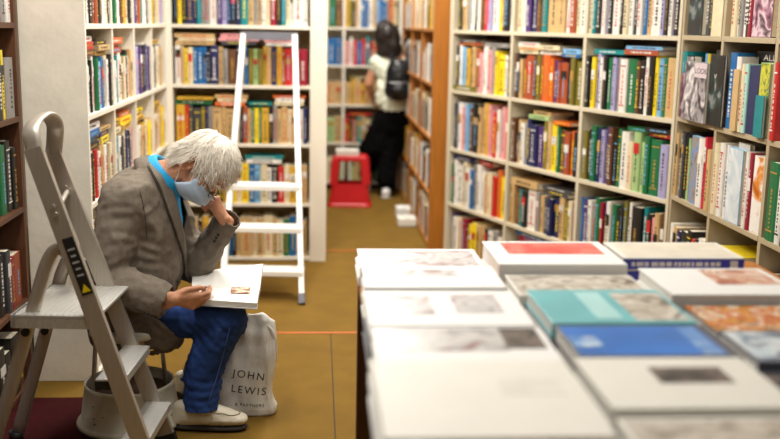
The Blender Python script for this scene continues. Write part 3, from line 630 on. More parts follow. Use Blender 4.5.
bmesh.ops.triangulate(b, faces=[f for f in b.faces if len(f.verts) > 4])
bmesh.ops.subdivide_edges(b, edges=list(b.edges), cuts=3, use_grid_fill=True)
bmesh.ops.recalc_face_normals(b, faces=list(b.faces))
for v in b.verts:
    n_ = noise.fractal(v.co * 9, 1, 2, 3); m_ = abs(noise.noise(V((v.co.x * 14, v.co.y * 14, v.co.z * 6)) + V((3, 1, 2))))
    k = min(1, max(0, (v.co.z - .004) / .03))
    v.co += v.normal * (n_ * .010 - m_ * .016) * k
me = mesh_of(b); smooth(me); bag = obj('shopping_bag', me, BAGM)
tag(bag, 'crumpled white plastic carrier bag with black lettering behind the white shoe', 'bag')
b = newbm(); b.from_mesh(me); BV = BVHTree.FromBMesh(b); b.free()
# handle flap drooping at the right
hp = wat(268, 338, by); b = newbm(); P = [wat(256, 322, by + .06), wat(263, 325, by + .03), wat(271, 332, by + .02), wat(274.5, 346, by + .02), wat(274, 362, by + .02)]
tube(b, catmull(P, 5), [.012] * 20 + [.005], 8, flat=.25, nrm=fh); obj('handle', smooth(mesh_of(b)), BAGM, bag)
def letter(s, px, py, hpx, rot, spacing):
    M3 = text_mesh(s, hpx / .7 * by / 1000 * 1.02, spacing); c_ = wat(px, py, by - .035) - fh * .15
    x = cr * math.cos(rot) - cu * math.sin(rot); y = cu * math.cos(rot) + cr * math.sin(rot)
    bm = newbm(); bm.from_mesh(M3)
    bmesh.ops.triangulate(bm, faces=list(bm.faces))
    for k in range(2): bmesh.ops.subdivide_edges(bm, edges=[e for e in bm.edges if e.calc_length() > .006], cuts=1)
    for v in bm.verts:
        p = c_ + x * v.co.x + y * v.co.y; hit = BV.ray_cast(p, fh, 1)
        v.co = (hit[0] - fh * .0012) if hit[0] else p + fh * .1
    me_ = bpy.data.meshes.new('l'); bm.to_mesh(me_); bm.free()
    return obj('lettering', me_, INK, bag)
letter('JOHN', 248.5, 376, 7.6, .15, 1.3); letter('LEWIS', 248.5, 390.5, 7.6, .12, 1.3); letter('& PARTNERS', 250, 404, 3.1, .06, 1.25)
# ------------------------------------------------------------------ people
SKIN = mat('skin', (206, 148, 114), .5, var=.16, scale=22, bump=.12, bscale=90)
HAIRW = mat('white_hair', (250, 243, 230), .55, var=.05, scale=40)
JACK = mat('grey_brown_linen', (120, 110, 98), .85, var=.12, scale=45, bump=.35, bscale=240, spec=.2)
JACKD = mat('jacket_seam_shadow', (62, 56, 50), .85)  # dark tone for the sleeve seam and the painted lapel shadow
DENIM = mat('blue_denim', (40, 66, 124), .85, var=.32, scale=11, bump=.3, bscale=260, spec=.2)
DENIML = mat('denim_seam', (74, 104, 168), .8)
CYAN = mat('bright_blue_cotton', (14, 150, 206), .75, var=.06, scale=30)
MASKM = mat('pale_blue_mask', (184, 206, 232), .8, var=.03)
SHOE = mat('off_white_leather', (222, 214, 194), .5, var=.05, bump=.1, bscale=70)
SOLE = mat('dark_rubber_sole', (44, 36, 32), .7)

def fingers(b, M, roots, lens, rads, curls, spread):
    R3 = M.to_3x3()
    for (rx, ry), ls, r, cs_, sp in zip(roots, lens, rads, curls, spread):
        p = V((rx, ry, 0)); a = 0; pts = [V((rx - .02, ry * .9, -.002)), p]; cs2, sn2 = math.cos(math.radians(sp)), math.sin(math.radians(sp))
        for l, c_ in zip(ls, cs_):
            a += math.radians(c_); p = p + V((math.cos(a) * cs2 * l, math.cos(a) * sn2 * l, -math.sin(a) * l)); pts.append(p)
        rr = [r * 1.05, r * 1.08, r * 1.0, r * .92, r * .8]
        chain(b, [M @ q for q in pts], rr)
def hand(b, M, curls, thumb, sc=1.0):
    R3 = M.to_3x3()
    S = lambda c_, r: (M @ V(c_), r, R3.normalized())
    hull(b, S((-.02, 0, 0), (.025, .026, .019)), S((.02, 0, 0), (.025, .031, .018)))
    hull(b, S((.015, 0, -.002), (.02, .030, .017)), S((.086, .026, 0), .0125), S((.077, -.027, 0), .0115), S((.06, 0, -.004), (.028, .036, .014)))
    hull(b, S((.01, .016, -.006), .016), S((.04, .034, -.012), .014))
    fingers(b, M, [(.088, .026), (.092, .0085), (.088, -.0095), (.079, -.026)], [(.042, .026, .021), (.046, .029, .022), (.042, .027, .021), (.033, .021, .018)], [.0092, .0094, .009, .008], curls, (5, 0, -5, -11))
    chain(b, [M @ V(q) for q in thumb], [.0135, .0115, .0105, .0088])

# ---- the seated reader
YC = 3.83
HC = wat(203.5, 169, 3.80)
HF = (RT * .40 - UP * .92).normalized(); HF = (HF - fh * .20).normalized()     # face turned down and slightly to the viewer
HU = (RT * .92 + UP * .40); HU = (HU - HF * HU.dot(HF)).normalized(); HS = HF.cross(HU)   # HS: his right, the near side
HM = frame(HF, HU, HS, HC); HR = HM.to_3x3()
def hp(f, s, u): return HC + HF * f + HS * s + HU * u
HE = Matrix((HF, HS, HU)).transposed()        # radii order: forward, side, up
P = {'pelvis': wat(132, 312, YC), 'belly': wat(143, 264, YC), 'chest': wat(146, 222, YC), 'neck': wat(163, 177, YC)}
nsh, nel, nwr = wat(123, 201, 3.66), wat(102, 279, 3.59), wat(166, 302, 3.575)
fsh, fel, fwr = wat(166, 200, 4.0), wat(194, 266, 3.97), wat(227, 222, 3.885)
nhip, nkn, nan = wat(138, 314, 3.75), wat(226, 320, 3.71), wat(201, 401, 3.69); nm1, nm2 = wat(213, 345, 3.705), wat(204, 373, 3.695)
fhip, fkn, fan = wat(138, 312, 3.94), wat(222, 318, 4.04), wat(192, 388, 4.03)
nh_X = (RT * .90 + fh * .35 - UP * .20).normalized(); nh_Z = (-fh * .93 - UP * .22); nh_Z = (nh_Z - nh_X * nh_Z.dot(nh_X)).normalized(); nh_Y = nh_Z.cross(nh_X)
NH = frame(nh_X, nh_Y, nh_Z, wat(174, 298.5, 3.55))
fh_X = (UP * .85 - RT * .45 - fh * .10).normalized(); fh_Z = (RT * .75 + UP * .40 - fh * .45); fh_Z = (fh_Z - fh_X * fh_Z.dot(fh_X)).normalized(); fh_Y = fh_X.cross(fh_Z)
if fh_Y.dot(fh) < 0: fh_Y = -fh_Y
FH = frame(fh_X, fh_Y, fh_Z, wat(224.5, 220, 3.855))
b = newbm()
hull(b, (P['pelvis'], (.13, .16, .10)), (P['belly'], (.12, .14, .10))); hull(b, (P['belly'], (.12, .14, .10)), (P['chest'], (.12, .16, .10)))
hull(b, (P['chest'], (.11, .15, .09)), (nsh, .055), (fsh, .055), (P['neck'], .055))
hull(b, (P['neck'] - RT * .03, .062), (hp(-.02, 0, -.05), (.055, .05, .05), HE))
chain(b, [nsh, nel, nwr, NH.translation], [.055, .042, .03, .027]); chain(b, [fsh, fel, fwr, FH.translation], [.052, .036, .029, .026])
chain(b, [nhip, nkn, nm1, nan], [.066, .058, .05, .04]); chain(b, [fhip, fkn, fan], [.085, .058, .04])
for a in (nan, fan): chain(b, [a, a + RT * .02 - UP * .05, a + RT * .09 - UP * .07], [.036, .024, .016])
# head
hull(b, (hp(-.022, 0, .035), (.098, .076, .088), HE), (hp(.02, 0, .02), (.075, .068, .085), HE))
hull(b, (hp(.02, 0, .0), (.072, .064, .07), HE), (hp(.035, 0, -.055), (.052, .056, .05), HE), (hp(.068, 0, -.098), (.022, .026, .018), HE))
hull(b, (hp(.088, 0, .012), .009), (hp(.112, 0, -.038), .012)); hull(b, (hp(.1, .012, -.042), .009), (hp(.1, -.012, -.042), .009))
for s in (-1, 1):
    hull(b, (hp(.089, s * .014, .028), .010), (hp(.078, s * .047, .026), .011))
    hull(b, (hp(.075, s * .030, -.022), .018), (hp(.05, s * .055, -.02), .018))
    hull(b, (hp(.082, s * .031, .008), (.011, .015, .011), HE)); hull(b, (hp(.086, s * .03, -.005), (.006, .014, .004), HE))
    # ear: rim, lobe, tragus round a shallow bowl
    e0 = hp(-.024, s * .074, -.028); q = lambda f, u, o=0: e0 + HF * f + HU * u + HS * s * o
    hull(b, (q(0, 0, -.004), (.018, .005, .030), HE))
    rim = [q(.010, .012, .002), q(.012, .028, .006), q(.0, .036, .010), q(-.016, .032, .013), q(-.024, .016, .014), q(-.022, -.004, .012), q(-.013, -.022, .009), q(-.002, -.034, .006), q(.008, -.030, .003)]
    chain(b, rim, [.0048] * 5 + [.0048, .005, .0065, .005]); chain(b, [q(.012, -.004, .003), q(.011, -.014, .004)], [.005, .0045])
    chain(b, [q(-.010, .018, .008), q(-.012, .002, .008), q(-.004, -.014, .006)], [.004, .004, .0035])
hull(b, (hp(.092, .02, -.072), .007), (hp(.092, -.02, -.072), .007))
hand(b, NH, [(28, 40, 20), (34, 42, 20), (38, 45, 20), (42, 45, 25)], [(.012, .02, -.004), (.045, .042, -.006), (.080, .050, -.014), (.106, .047, -.022)])
hand(b, FH, [(62, 75, 45), (60, 80, 45), (55, 85, 45), (50, 85, 45)], [(.012, .02, -.004), (.04, .040, -.02), (.06, .03, -.045), (.072, .012, -.058)])
me = remesh(b, .0042, 2, .5)
disp(me, lambda c_, n_: c_ + n_ * .0012 * noise.noise(c_ * 70))
man = obj('person', me, SKIN)
tag(man, 'white-haired person in a grey-brown jacket and pale face mask sitting bent over an open book', 'person')
EYE = mat('eye_white', (226, 218, 208), .2)
for s in (-1, 1):
    b = newbm(); hull(b, (hp(.083, s * .031, .002), .0118, HE)); obj('eye', smooth(mesh_of(b)), EYE, man)
    b = newbm(); chain(b, [hp(.096, s * .016, .032), hp(.094, s * .034, .038), hp(.082, s * .05, .032)], [.005, .006, .004]); obj('eyebrow', smooth(mesh_of(b)), HAIRW, man)
# nails of the book-holding hand
b = newbm(); hull(b, (NH @ V((.110, .054, -.020)), (.008, .006, .003), NH.to_3x3())); obj('thumbnail', smooth(mesh_of(b)), mat('nail', (226, 178, 156), .3), man)

# clothes
def wrinkle(me, amp, sc, seed, stretch=(1, 1, 1)):
    def fn(c_, n_):
        q = c_ * sc + V((seed, seed * 2, 0))
        n = noise.fractal(q, 1, 2, 3); rdg = 1 - abs(noise.noise(q * 1.6 + V((5, 5, 5)))) * 2
        return c_ + n_ * (amp * n + amp * .6 * max(0, rdg) ** 2)
    disp(me, fn)
def cut(me, test):
    b = newbm(); b.from_mesh(me); b.normal_update()
    bad = [f for f in b.faces if test(f.calc_center_median(), f.normal)]
    bmesh.ops.delete(b, geom=bad, context='FACES'); bmesh.ops.delete(b, geom=[v for v in b.verts if not v.link_faces], context='VERTS')
    for k in range(3):
        be = [v for v in b.verts if v.is_boundary]
        bmesh.ops.smooth_vert(b, verts=be, factor=.5, use_axis_x=True, use_axis_y=True, use_axis_z=True)
    me.clear_geometry(); b.to_mesh(me); b.free(); smooth(me); return me
def curve_x(P, y):
    if y <= P[0][0]: return P[0][1]
    for (y0, x0), (y1, x1) in zip(P, P[1:]):
        if y <= y1: return x0 + (x1 - x0) * (y - y0) / (y1 - y0)
    return P[-1][1]
EDGE = [(156, 149), (175, 161), (194, 173), (225, 180), (258, 184.5), (287, 190)]
LAPE = [(160, 142), (164, 146), (176, 152), (190, 159), (210, 166), (233, 174.5), (255, 181.5), (284, 188.5)]
AX = (RT * .83 + UP * .55).normalized(); FD = (RT * .55 - UP * .83).normalized(); CC = wat(163, 177, YC)
b = newbm()
TOR = [(P['pelvis'], (.165, .20, .13)), (P['belly'], (.158, .185, .12)), (P['chest'] , (.150, .195, .11))]
hull(b, TOR[0], TOR[1]); hull(b, TOR[1], TOR[2]); hull(b, TOR[2], (nsh, .085), (fsh, .075), (CC - AX * .03, .082), (wat(134, 188, YC), (.085, .13, .075)))
hull(b, (wat(159, 326, 3.745), (.108, .105, .118)), (P['pelvis'], (.15, .19, .12)))
hull(b, (wat(100, 330, 3.80), (.045, .07, .09)), (wat(126, 333, 3.78), (.09, .10, .10)))
hull(b, (wat(128, 330, 3.76), (.1, .10, .11)), (wat(159, 326, 3.745), (.105, .103, .115)))
fd0 = (fwr - fel).normalized()
chain(b, [nsh, nel], [.086, .078]); chain(b, [nel, nwr - (nwr - nel) * .06], [.078, .066])
chain(b, [fsh, fel], [.08, .07]); chain(b, [fel, fwr + fd0 * .03], [.07, .047])
me = remesh(b, .0085, 4, .5)
wrinkle(me, .010, 7, 1.3); wrinkle(me, .0045, 17, 4.1)
ax_n = (nel - nsh).normalized()
def folds(p, n_):                             # gathered folds at the bent elbows and under the arm
    for c_, d_, r_, a_ in ((nel, (nwr - nsh).normalized(), .15, .006), (fel, (fwr - fsh).normalized(), .12, .006), (nsh + ax_n * .1, (ax_n + RT * .5).normalized(), .14, .006), (wat(150, 250, 3.65), (UP + RT * .4).normalized(), .12, .005)):
        w_ = max(0, 1 - (p - c_).length / r_)
        if w_: p = p + n_ * a_ * w_ * math.sin((p - c_).dot(d_) * 150 + 3 * noise.noise(p * 12))
    return p
disp(me, folds)
BJ = newbm(); BJ.from_mesh(me); FULLJ = BVHTree.FromBMesh(BJ); BJ.free()
nd_ = (nwr - nel).normalized(); fd_ = (fwr - fel).normalized()
def test(c_, n):
    if (c_ - nwr).length < .088 and (c_ - nwr).dot(nd_) > .008 and c_.dot(fh) < 3.655: return True
    if (c_ - fwr).length < .10 and (c_ - fwr).dot(fd_) > .03 and c_.z > P['chest'].z - .15: return True
    if (c_ - CC).length < .13 and (c_ - CC).dot(AX) > .012: return True
    if n.z < -.75 and c_.z < .40: return True
    x, y, z = proj(c_); yc = c_.dot(fh)
    half = max(.012, .085 * (1 - (y - 175) / 108))
    if 150 < y < 284 and x > curve_x(EDGE, y) and yc < YC + half and n.dot(RT) > -.2 and (c_ - nwr).length > .15 and (c_ - (fel + fd_ * max(0, min(.25, (c_ - fel).dot(fd_))))).length > .10: return True
    return False
cut(me, test)
b = newbm(); b.from_mesh(me); me = solid(b, .006, -1); smooth(me)
jacket = obj('jacket', me, JACK, man)
def cast(px, py, off=.0):
    d_ = ray(px, py).normalized(); h = FULLJ.ray_cast(CAM, d_)
    return (h[0] + h[1] * off, h[1]) if h[0] else (None, None)
def patch(x0f, x1f, ys, n, off, th, nm, m, parent):
    b = newbm(); rows = []
    for y in ys:
        row = []
        for k in range(n + 1):
            p, q = cast(x0f(y) + (x1f(y) - x0f(y)) * k / n, y, off)
            row.append(b.verts.new(p) if p else None)
        rows.append(row)
    for A, B_ in zip(rows, rows[1:]):
        for k in range(n):
            vs = (A[k], A[k + 1], B_[k + 1], B_[k])
            if all(vs): b.faces.new(vs)
    if not b.faces: b.free(); return None
    bmesh.ops.delete(b, geom=[v for v in b.verts if not v.link_faces], context='VERTS')
    for k in range(2): bmesh.ops.smooth_vert(b, verts=list(b.verts), factor=.5, use_axis_x=True, use_axis_y=True, use_axis_z=True)
    bmesh.ops.recalc_face_normals(b, faces=list(b.faces))
    return obj(nm, smooth(solid(b, th, 0)), m, parent)
ys = [164 + k * 4 for k in range(31)]
patch(lambda y: curve_x(LAPE, y) - .0, lambda y: curve_x(EDGE, y) + .8, ys, 5, .009, .006, 'lapel', JACK, jacket)
patch(lambda y: curve_x(LAPE, y) - 1.1, lambda y: curve_x(LAPE, y) + .2, ys, 1, .007, .004, 'lapel_shadow', JACKD, jacket)  # dark strip painting the shadow under the lapel's outer edge
# sleeve seam at the shoulder and cuff slit buttons
patch(lambda y: 139 + (y - 190) * .10 + 3 * math.sin((y - 190) / 22), lambda y: 140 + (y - 190) * .10 + 3 * math.sin((y - 190) / 22), [186 + 4 * k for k in range(15)], 1, .001, .003, 'sleeve_seam', JACKD, jacket)
BTN = mat('dark_button', (40, 34, 30), .35)
for px, py in ((145, 312.5), (148.8, 314), (152.5, 315.5), (156.2, 317), (214.5, 241), (216.5, 237.8), (218.5, 234.6), (177, 281)):
    p, n = cast(px, py, .003)
    if p:
        b = newbm(); hull(b, (p, (.0065, .0065, .0032), n.to_track_quat('Z', 'Y').to_matrix())); obj('button', smooth(mesh_of(b)), BTN, jacket)
def ringband(prof, a0, a1, n, th, nm, m, parent, fx=1.0, fy=1.0):
    b = newbm(); rows = []
    for k in range(n + 1):
        a = math.radians(a0 + (a1 - a0) * k / n)
        rows.append([b.verts.new(CC + AX * (h + .012 * math.cos(a)) + FD * (r * fx * math.cos(a)) + fh * (r * fy * math.sin(a))) for r, h in prof])
    for A, B_ in zip(rows, rows[1:]):
        for k in range(len(prof) - 1): b.faces.new((A[k], A[k + 1], B_[k + 1], B_[k]))
    bmesh.ops.recalc_face_normals(b, faces=list(b.faces))
    return obj(nm, smooth(solid(b, th, 0)), m, parent)
b = newbm(); q = lambda t_: (t_[0], tuple(r - .009 for r in t_[1]))
hull(b, q(TOR[0]), q(TOR[1])); hull(b, q(TOR[1]), q(TOR[2])); hull(b, q(TOR[2]), (nsh, .065), (fsh, .06), (CC - AX * .03, .076))
me = remesh(b, .011, 3, .5); wrinkle(me, .003, 14, 2.2)
cut(me, lambda c_, n: (c_ - CC).length < .12 and (c_ - CC).dot(AX) > .01)
shirt = obj('shirt', me, CYAN, man)
ringband([(.076, -.02), (.074, .010), (.074, .036), (.079, .042), (.088, .034), (.098, .004), (.103, -.014)], 14, 346, 44, .003, 'collar', CYAN, shirt)
ringband([(.092, -.02), (.094, .002), (.097, .012), (.103, .006), (.110, -.022), (.114, -.04)], 62, 298, 34, .005, 'collar', JACK, jacket)
# shirt front placket
# jeans
b = newbm()
hull(b, (P['pelvis'], (.125, .15, .09)), (nhip, .075), (fhip, .085))
chain(b, [nhip, nkn], [.076, .080]); chain(b, [nkn, nm1, nm2, nan - UP * .015], [.084, .078, .068, .072]); chain(b, [fhip, fkn], [.10, .082]); chain(b, [fkn, fan - UP * .015], [.08, .066])
me = remesh(b, .008, 4, .5); wrinkle(me, .006, 11, 7.7); wrinkle(me, .003, 30, 3.3)
def jfolds(p, n_):
    for kn in (nkn, fkn):
        w_ = max(0, 1 - (p - kn + RT * .05 + UP * .03).length / .14)
        if w_: p = p + n_ * .005 * w_ * math.sin((p - kn).dot((RT + UP).normalized()) * 190)
    for an in (nan, fan):                     # stacked folds above the shoe
        w_ = max(0, 1 - (p - an - UP * .03).length / .13)
        if w_: p = p + n_ * .005 * w_ * math.sin((p.z - an.z) * 170 + 2 * noise.noise(p * 9))
    return p
disp(me, jfolds)
cut(me, lambda c_, n: c_.z < .088)
jeans = obj('jeans', me, DENIM, man)
BJ = newbm(); BJ.from_mesh(me); FULLJ = BVHTree.FromBMesh(BJ); BJ.free()
SEAM = [(318, 231), (340, 226), (360, 221), (380, 215), (403, 207)]
patch(lambda y: curve_x(SEAM, y), lambda y: curve_x(SEAM, y) + 1.2, [326 + 4 * k for k in range(20)], 1, .0015, .003, 'side_seam', DENIML, jeans)
# shoes
def shoe(an, heel, L, nm):
    dx, dy = RT, fh; o = V((heel.x, heel.y, 0))
    S = lambda x, y, z, r: (o + dx * x + dy * y + UP * z, r)
    b = newbm()
    hull(b, S(.045, 0, .046, (.045, .036, .032)), S(.10, 0, .050, (.04, .038, .03)), S(.042, 0, .100, (.037, .036, .018)), S(.105, 0, .108, (.034, .033, .016)))
    hull(b, S(.10, 0, .05, (.04, .038, .03)), S(.20, .002, .050, (.045, .046, .030)), S(.252, .004, .045, (.043, .042, .024)), S(.13, 0, .103, (.028, .030, .012)))
    me = remesh(b, .005, 3, .5); wrinkle(me, .0018, 24, 3)
    sh = obj('shoe', me, SHOE, man)
    b = newbm(); hull(b, S(.045, 0, .014, (.043, .035, .014)), S(.12, 0, .014, (.04, .036, .014)), S(.20, .002, .014, (.045, .045, .014)), S(.250, .004, .014, (.043, .041, .014)))
    me2 = mesh_of(b)
    disp(me2, lambda c_, n_: V((c_.x, c_.y, max(c_.z, .0005))))
    obj('sole', me2, SOLE, sh)
    tb = newbm(); tb.from_mesh(me); T = BVHTree.FromBMesh(tb); tb.free()
    def drop(x, y):
        h = T.ray_cast(o + dx * x + dy * y + UP * .3, -UP); return (h[0] + UP * .002) if h[0] else None
    b = newbm(); A = []
    for k in range(19):
        a = PI * (k / 18 - .5); q_ = drop(.205 + .058 * math.cos(a), .032 * math.sin(a))
        if q_: A.append(q_)
    L1 = [drop(.13 + .012 * k, -.034) for k in range(6)]; A = [q_ for q_ in L1 if q_] + A
    tube(b, A, .0026, 6); obj('apron_seam', b, mat('shoe_seam', (172, 160, 136), .7), sh)
    b = newbm()
    for k in range(3):
        q_ = [drop(.125 + k * .016, y) for y in (-.03, -.015, 0, .015, .03)]; q_ = [p for p in q_ if p]
        if len(q_) > 2: tube(b, q_, .0032, 6)
    c0 = drop(.135, -.026) or (o + dx * .14 + UP * .1)
    for s, l in ((1, .03), (-.4, .026)): tube(b, [c0, c0 + dx * .012 * s - dy * .012 + UP * .01, c0 + dx * .02 * s - dy * .018 - UP * l * .2, c0 + dx * .012 * s - dy * .022 - UP * l], .0024, 6)
    obj('laces', b, SHOE, sh); return sh
h1 = wat(173, 431, 3.69); shoe(nan, V((h1.x, h1.y, 0)), .3, 'near'); hf = fan - RT * .075; shoe(fan, V((hf.x, hf.y, 0)), .3, 'far')

# face mask with pleats, loops; spectacles
b = newbm(); rows = []
NV, NU = 22, 26
for i in range(NV + 1):
    v_ = i / NV; u_ = -.004 - .112 * v_
    Fv = .108 + .022 * math.sin(PI * min(1, v_ * 1.5) * .9) - .028 * max(0, v_ - .55) / .45 - .02 * max(0, v_ - .8) / .2
    Fv += .0028 * math.sin(v_ * PI * 7); row = []
    for k in range(NU + 1):
        a = math.radians(-78 + 156 * k / NU); ed = (abs(k / NU - .5) * 2)
        uu = u_ + (.014 * ed ** 2 * (1 - v_) * -1) + .010 * ed ** 2 * v_
        row.append(b.verts.new(hp(.012 - .014 * v_ + (Fv - .012 + .014 * v_) * math.cos(a), (.076 - .008 * v_) * math.sin(a), uu)))
    rows.append(row)
for A, B_ in zip(rows, rows[1:]):
    for k in range(NU): b.faces.new((A[k], A[k + 1], B_[k + 1], B_[k]))
bmesh.ops.recalc_face_normals(b, faces=list(b.faces))
mk = obj('face_mask', smooth(solid(b, .0018, 0)), MASKM, man)
for s in (-1, 1):
    b = newbm(); ear = hp(-.045, s * .083, -.01)
    tube(b, catmull([hp(.030, s * .074, -.022), hp(.005, s * .079, -.008), hp(-.016, s * .084, .006), hp(-.034, s * .084, .0)], 5), .0016, 6); obj('ear_loop', b, W1, mk); b = newbm()
    tube(b, catmull([hp(.012, s * .068, -.104), hp(-.008, s * .074, -.08), hp(-.024, s * .082, -.066), hp(-.046, s * .084, -.046)], 5), .0016, 6); obj('ear_loop', b, W1, mk)
g = None
for s in (-1, 1):
    b = newbm(); c_ = hp(.112, s * .032, .004); P_ = [c_ + HS * .023 * math.cos(a) + HU * .017 * math.sin(a) - HF * .010 * abs(math.cos(a)) for a in [2 * PI * k / 20 for k in range(20)]]
    tube(b, P_, .0016, 6, closed=True)
    tube(b, [hp(.104, s * .055, .008), hp(.09, s * .076, .008), hp(.03, s * .082, .004), hp(-.03, s * .084, -.002)], .0015, 6)
    if s > 0: tube(b, [hp(.112, .010, .006), hp(.116, 0, .010), hp(.112, -.010, .006)], .0015, 6)
    if g is None: g = obj('eyeglasses', b, mat('dark_spectacle_frame', (60, 44, 34), .35), man)
    else: obj('eyeglasses_rim', b, mat('dark_spectacle_frame', (60, 44, 34), .35), g)
# hair: a thick cap and locks combed from the crown
def scalp(d_):                                # d_ unit vector in head axes (forward, side, up) -> point on the skull
    r = (.104, .083, .100); return V((-.022 + d_.x * r[0], d_.y * r[1], .036 + d_.z * r[2]))
def toW(q): return hp(q.x, q.y, q.z)
b = newbm()
t_ = bmesh.new(); bmesh.ops.create_icosphere(t_, subdivisions=5, radius=1)
def hairline(d_):                             # True where hair grows
    if d_.x > .52 + .10 * math.sin(d_.y * 9) and d_.z < .74: return False
    if d_.z < -.10 and d_.x > -.34: return False
    if abs(d_.y) > .75 and d_.x > .42 and d_.z < .3: return False
    return d_.z > -.93
for v in list(t_.verts):
    d_ = v.co.normalized(); q = scalp(d_); k = 1.04 + .05 * noise.fractal(d_ * 5, 1, 2, 3) + .03 * noise.noise(V((d_.x * 4, d_.y * 22, d_.z * 4)))
    v.co = d_; v.co = d_ * k
dead = [f for f in t_.faces if not hairline(f.calc_center_median().normalized())]
bmesh.ops.delete(t_, geom=dead, context='FACES')
for v in t_.verts:
    k = v.co.length; q = scalp(v.co / k); cq = V((-.022, 0, .036)); v.co = toW(cq + (q - cq) * k)
merge(b, t_, 0, smooth=True)
rh = random.Random(11); WH = V((-.62, .15, .77)).normalized(); Gd = HE.inverted() @ V((0, 0, -1))
for n_ in range(3600):
    d_ = V((rh.gauss(0, 1), rh.gauss(0, 1), rh.gauss(0, 1))).normalized()
    if not hairline(d_): continue
    q = scalp(d_) ; pts = [toW(q)]; L_ = rh.uniform(.06, .12); out = .004; st = L_ / 7
    away = (d_ - WH); lift = rh.uniform(.005, .016); wob = V([noise.noise(d_ * 3.2 + V((o_, 0, 0))) for o_ in (0, 9, 21)]) * .75 + V((rh.gauss(0, 1), rh.gauss(0, 1), rh.gauss(0, 1))) * .10; nape = d_.x < -.15 and d_.z < .15
    for k in range(7):
        nn = V((q.x + .022, q.y, q.z - .036)); e = V((nn.x / .104 ** 2, nn.y / .083 ** 2, nn.z / .1 ** 2)).normalized()
        fl = away.normalized() * 1.0 + Gd * (.14 + .07 * k) + wob
        if nape: fl = V((.05, 0, -1)) + e * .12 + wob * .4
        fl = fl.normalized() if nape and k > 1 else (fl - e * fl.dot(e)).normalized() if k < 5 else (fl - e * fl.dot(e) * .5).normalized()
        q = q + fl * st
        nn = V(((q.x + .022) / .104, q.y / .083, (q.z - .036) / .1)); rr_ = nn.length
        want = 1 + (lift * min(1, (k + 1) / 3)) / .09
        if rr_ < want: nn = nn * (want / rr_); q = V((-.022 + nn.x * .104, nn.y * .083, .036 + nn.z * .1))
        pts.append(toW(q))
    tube(b, pts, [.0012, .0015, .0016, .0015, .0013, .0011, .0008, .0004], 3)
obj('hair', smooth(mesh_of(b)), HAIRW, man)

# the open book on the lap
bk = wat(224, 287, 3.80)
X0 = RT; Y0 = (fh * .985 + UP * .12).normalized(); 
t = thing('book', 'open white picture book held on the lap of the seated reader', 'book', (0, 0, 0))
q00, q10, q11, q01 = wat(192, 299, 3.61), wat(257, 303.5, 3.61), wat(263, 263.5, 3.98), wat(192, 272, 3.98)
def page_pt(u, v_, lift=0):                   # u along the spine, v 0 near edge .. 1 far edge
    p = (q00 * (1 - u) + q10 * u) * (1 - v_) + (q01 * (1 - u) + q11 * u) * v_
    s = abs(v_ - .5) * 2
    return p + UP * (-.014 * (1 - s) ** 3 + .002 * math.sin(PI * s) + lift)
def sheet(v0, v1, lift, n=30):
    b = newbm(); R_ = [[b.verts.new(page_pt(u / 8, v0 + (v1 - v0) * k / n, lift)) for u in range(9)] for k in range(n + 1)]
    for A, B_ in zip(R_, R_[1:]):
        for k in range(8): b.faces.new((A[k], A[k + 1], B_[k + 1], B_[k]))
    bmesh.ops.recalc_face_normals(b, faces=list(b.faces)); 
    if sum(f.normal.z for f in b.faces) < 0: bmesh.ops.reverse_faces(b, faces=list(b.faces))
    return b
obj('pages', solid(sheet(.006, .4985, 0), .020, -1), PAGEW, t)
obj('pages', solid(sheet(.5015, .994, 0), .014, -1), PAGEW, t)
b = sheet(0, 1, -.0215, 24); obj('cover', solid(b, .003, -1), mat('book_cover_grey', (196, 194, 190), .5), t)
BPIC = picture('print_hands', [(64, 40, 28), (140, 92, 64), (214, 184, 156), (236, 222, 204)], 34, 4)
b = newbm(); R_ = []
for k in range(7):
    R_.append([b.verts.new(page_pt(.58 + .29 * u / 6, .20 + .24 * k / 6, .003)) for u in range(7)])
for A, B_ in zip(R_, R_[1:]):
    for k in range(6): b.faces.new((A[k], A[k + 1], B_[k + 1], B_[k]))
obj('printed_photo', mesh_of(b), BPIC, t)

# ---- the woman browsing at the far end
WY = 9.25
BLK = mat('black_cloth', (12, 11, 12), .95, var=.2, spec=.05); TOP = mat('white_cotton', (226, 228, 206), .8, var=.04); WHAIR = mat('dark_hair', (32, 22, 18), .5, var=.3)
whd = wat(386, 35, WY)
b = newbm()
sl, sr = wat(377, 62, WY - .02), wat(411, 63, WY + .04); hipc = wat(396, 113, WY); chs = wat(395, 78, WY)
hull(b, (hipc, (.15, .11, .09)), (chs, (.14, .10, .12))); hull(b, (chs, (.14, .1, .12)), (sl, .05), (sr, .05), (wat(391, 55, WY), .05))
chain(b, [wat(391, 57, WY), whd], [.05, .05]); hull(b, (whd, (.078, .09, .105))); hull(b, (whd + RT * .02 + fh * .085 - UP * .02, .016), (whd + RT * .02 + fh * .07 - UP * .07, .035))
le, lw = wat(368, 84, WY), wat(374, 100, WY + .18); re, rw = wat(418, 86, WY + .12), wat(413, 70, WY + .34)
chain(b, [sl, le, lw], [.05, .04, .028]); chain(b, [sr, re, rw], [.05, .04, .028])
def small_hand(p, d_, s_):
    d_ = d_.normalized(); s_ = (s_ - d_ * s_.dot(d_)).normalized()
    hull(b, (p, .026), (p + d_ * .07 + s_ * .03, .012), (p + d_ * .07 - s_ * .03, .012))
    for k, l in enumerate((.06, .07, .065, .05)): chain(b, [p + d_ * .065 + s_ * (.028 - .019 * k), p + d_ * (.065 + l * .6) + s_ * (.03 - .02 * k), p + d_ * (.065 + l) + s_ * (.03 - .02 * k) - UP * .015], [.011, .010, .009])
    chain(b, [p + s_ * .02, p + d_ * .04 + s_ * .05, p + d_ * .07 + s_ * .055], [.014, .011, .009])
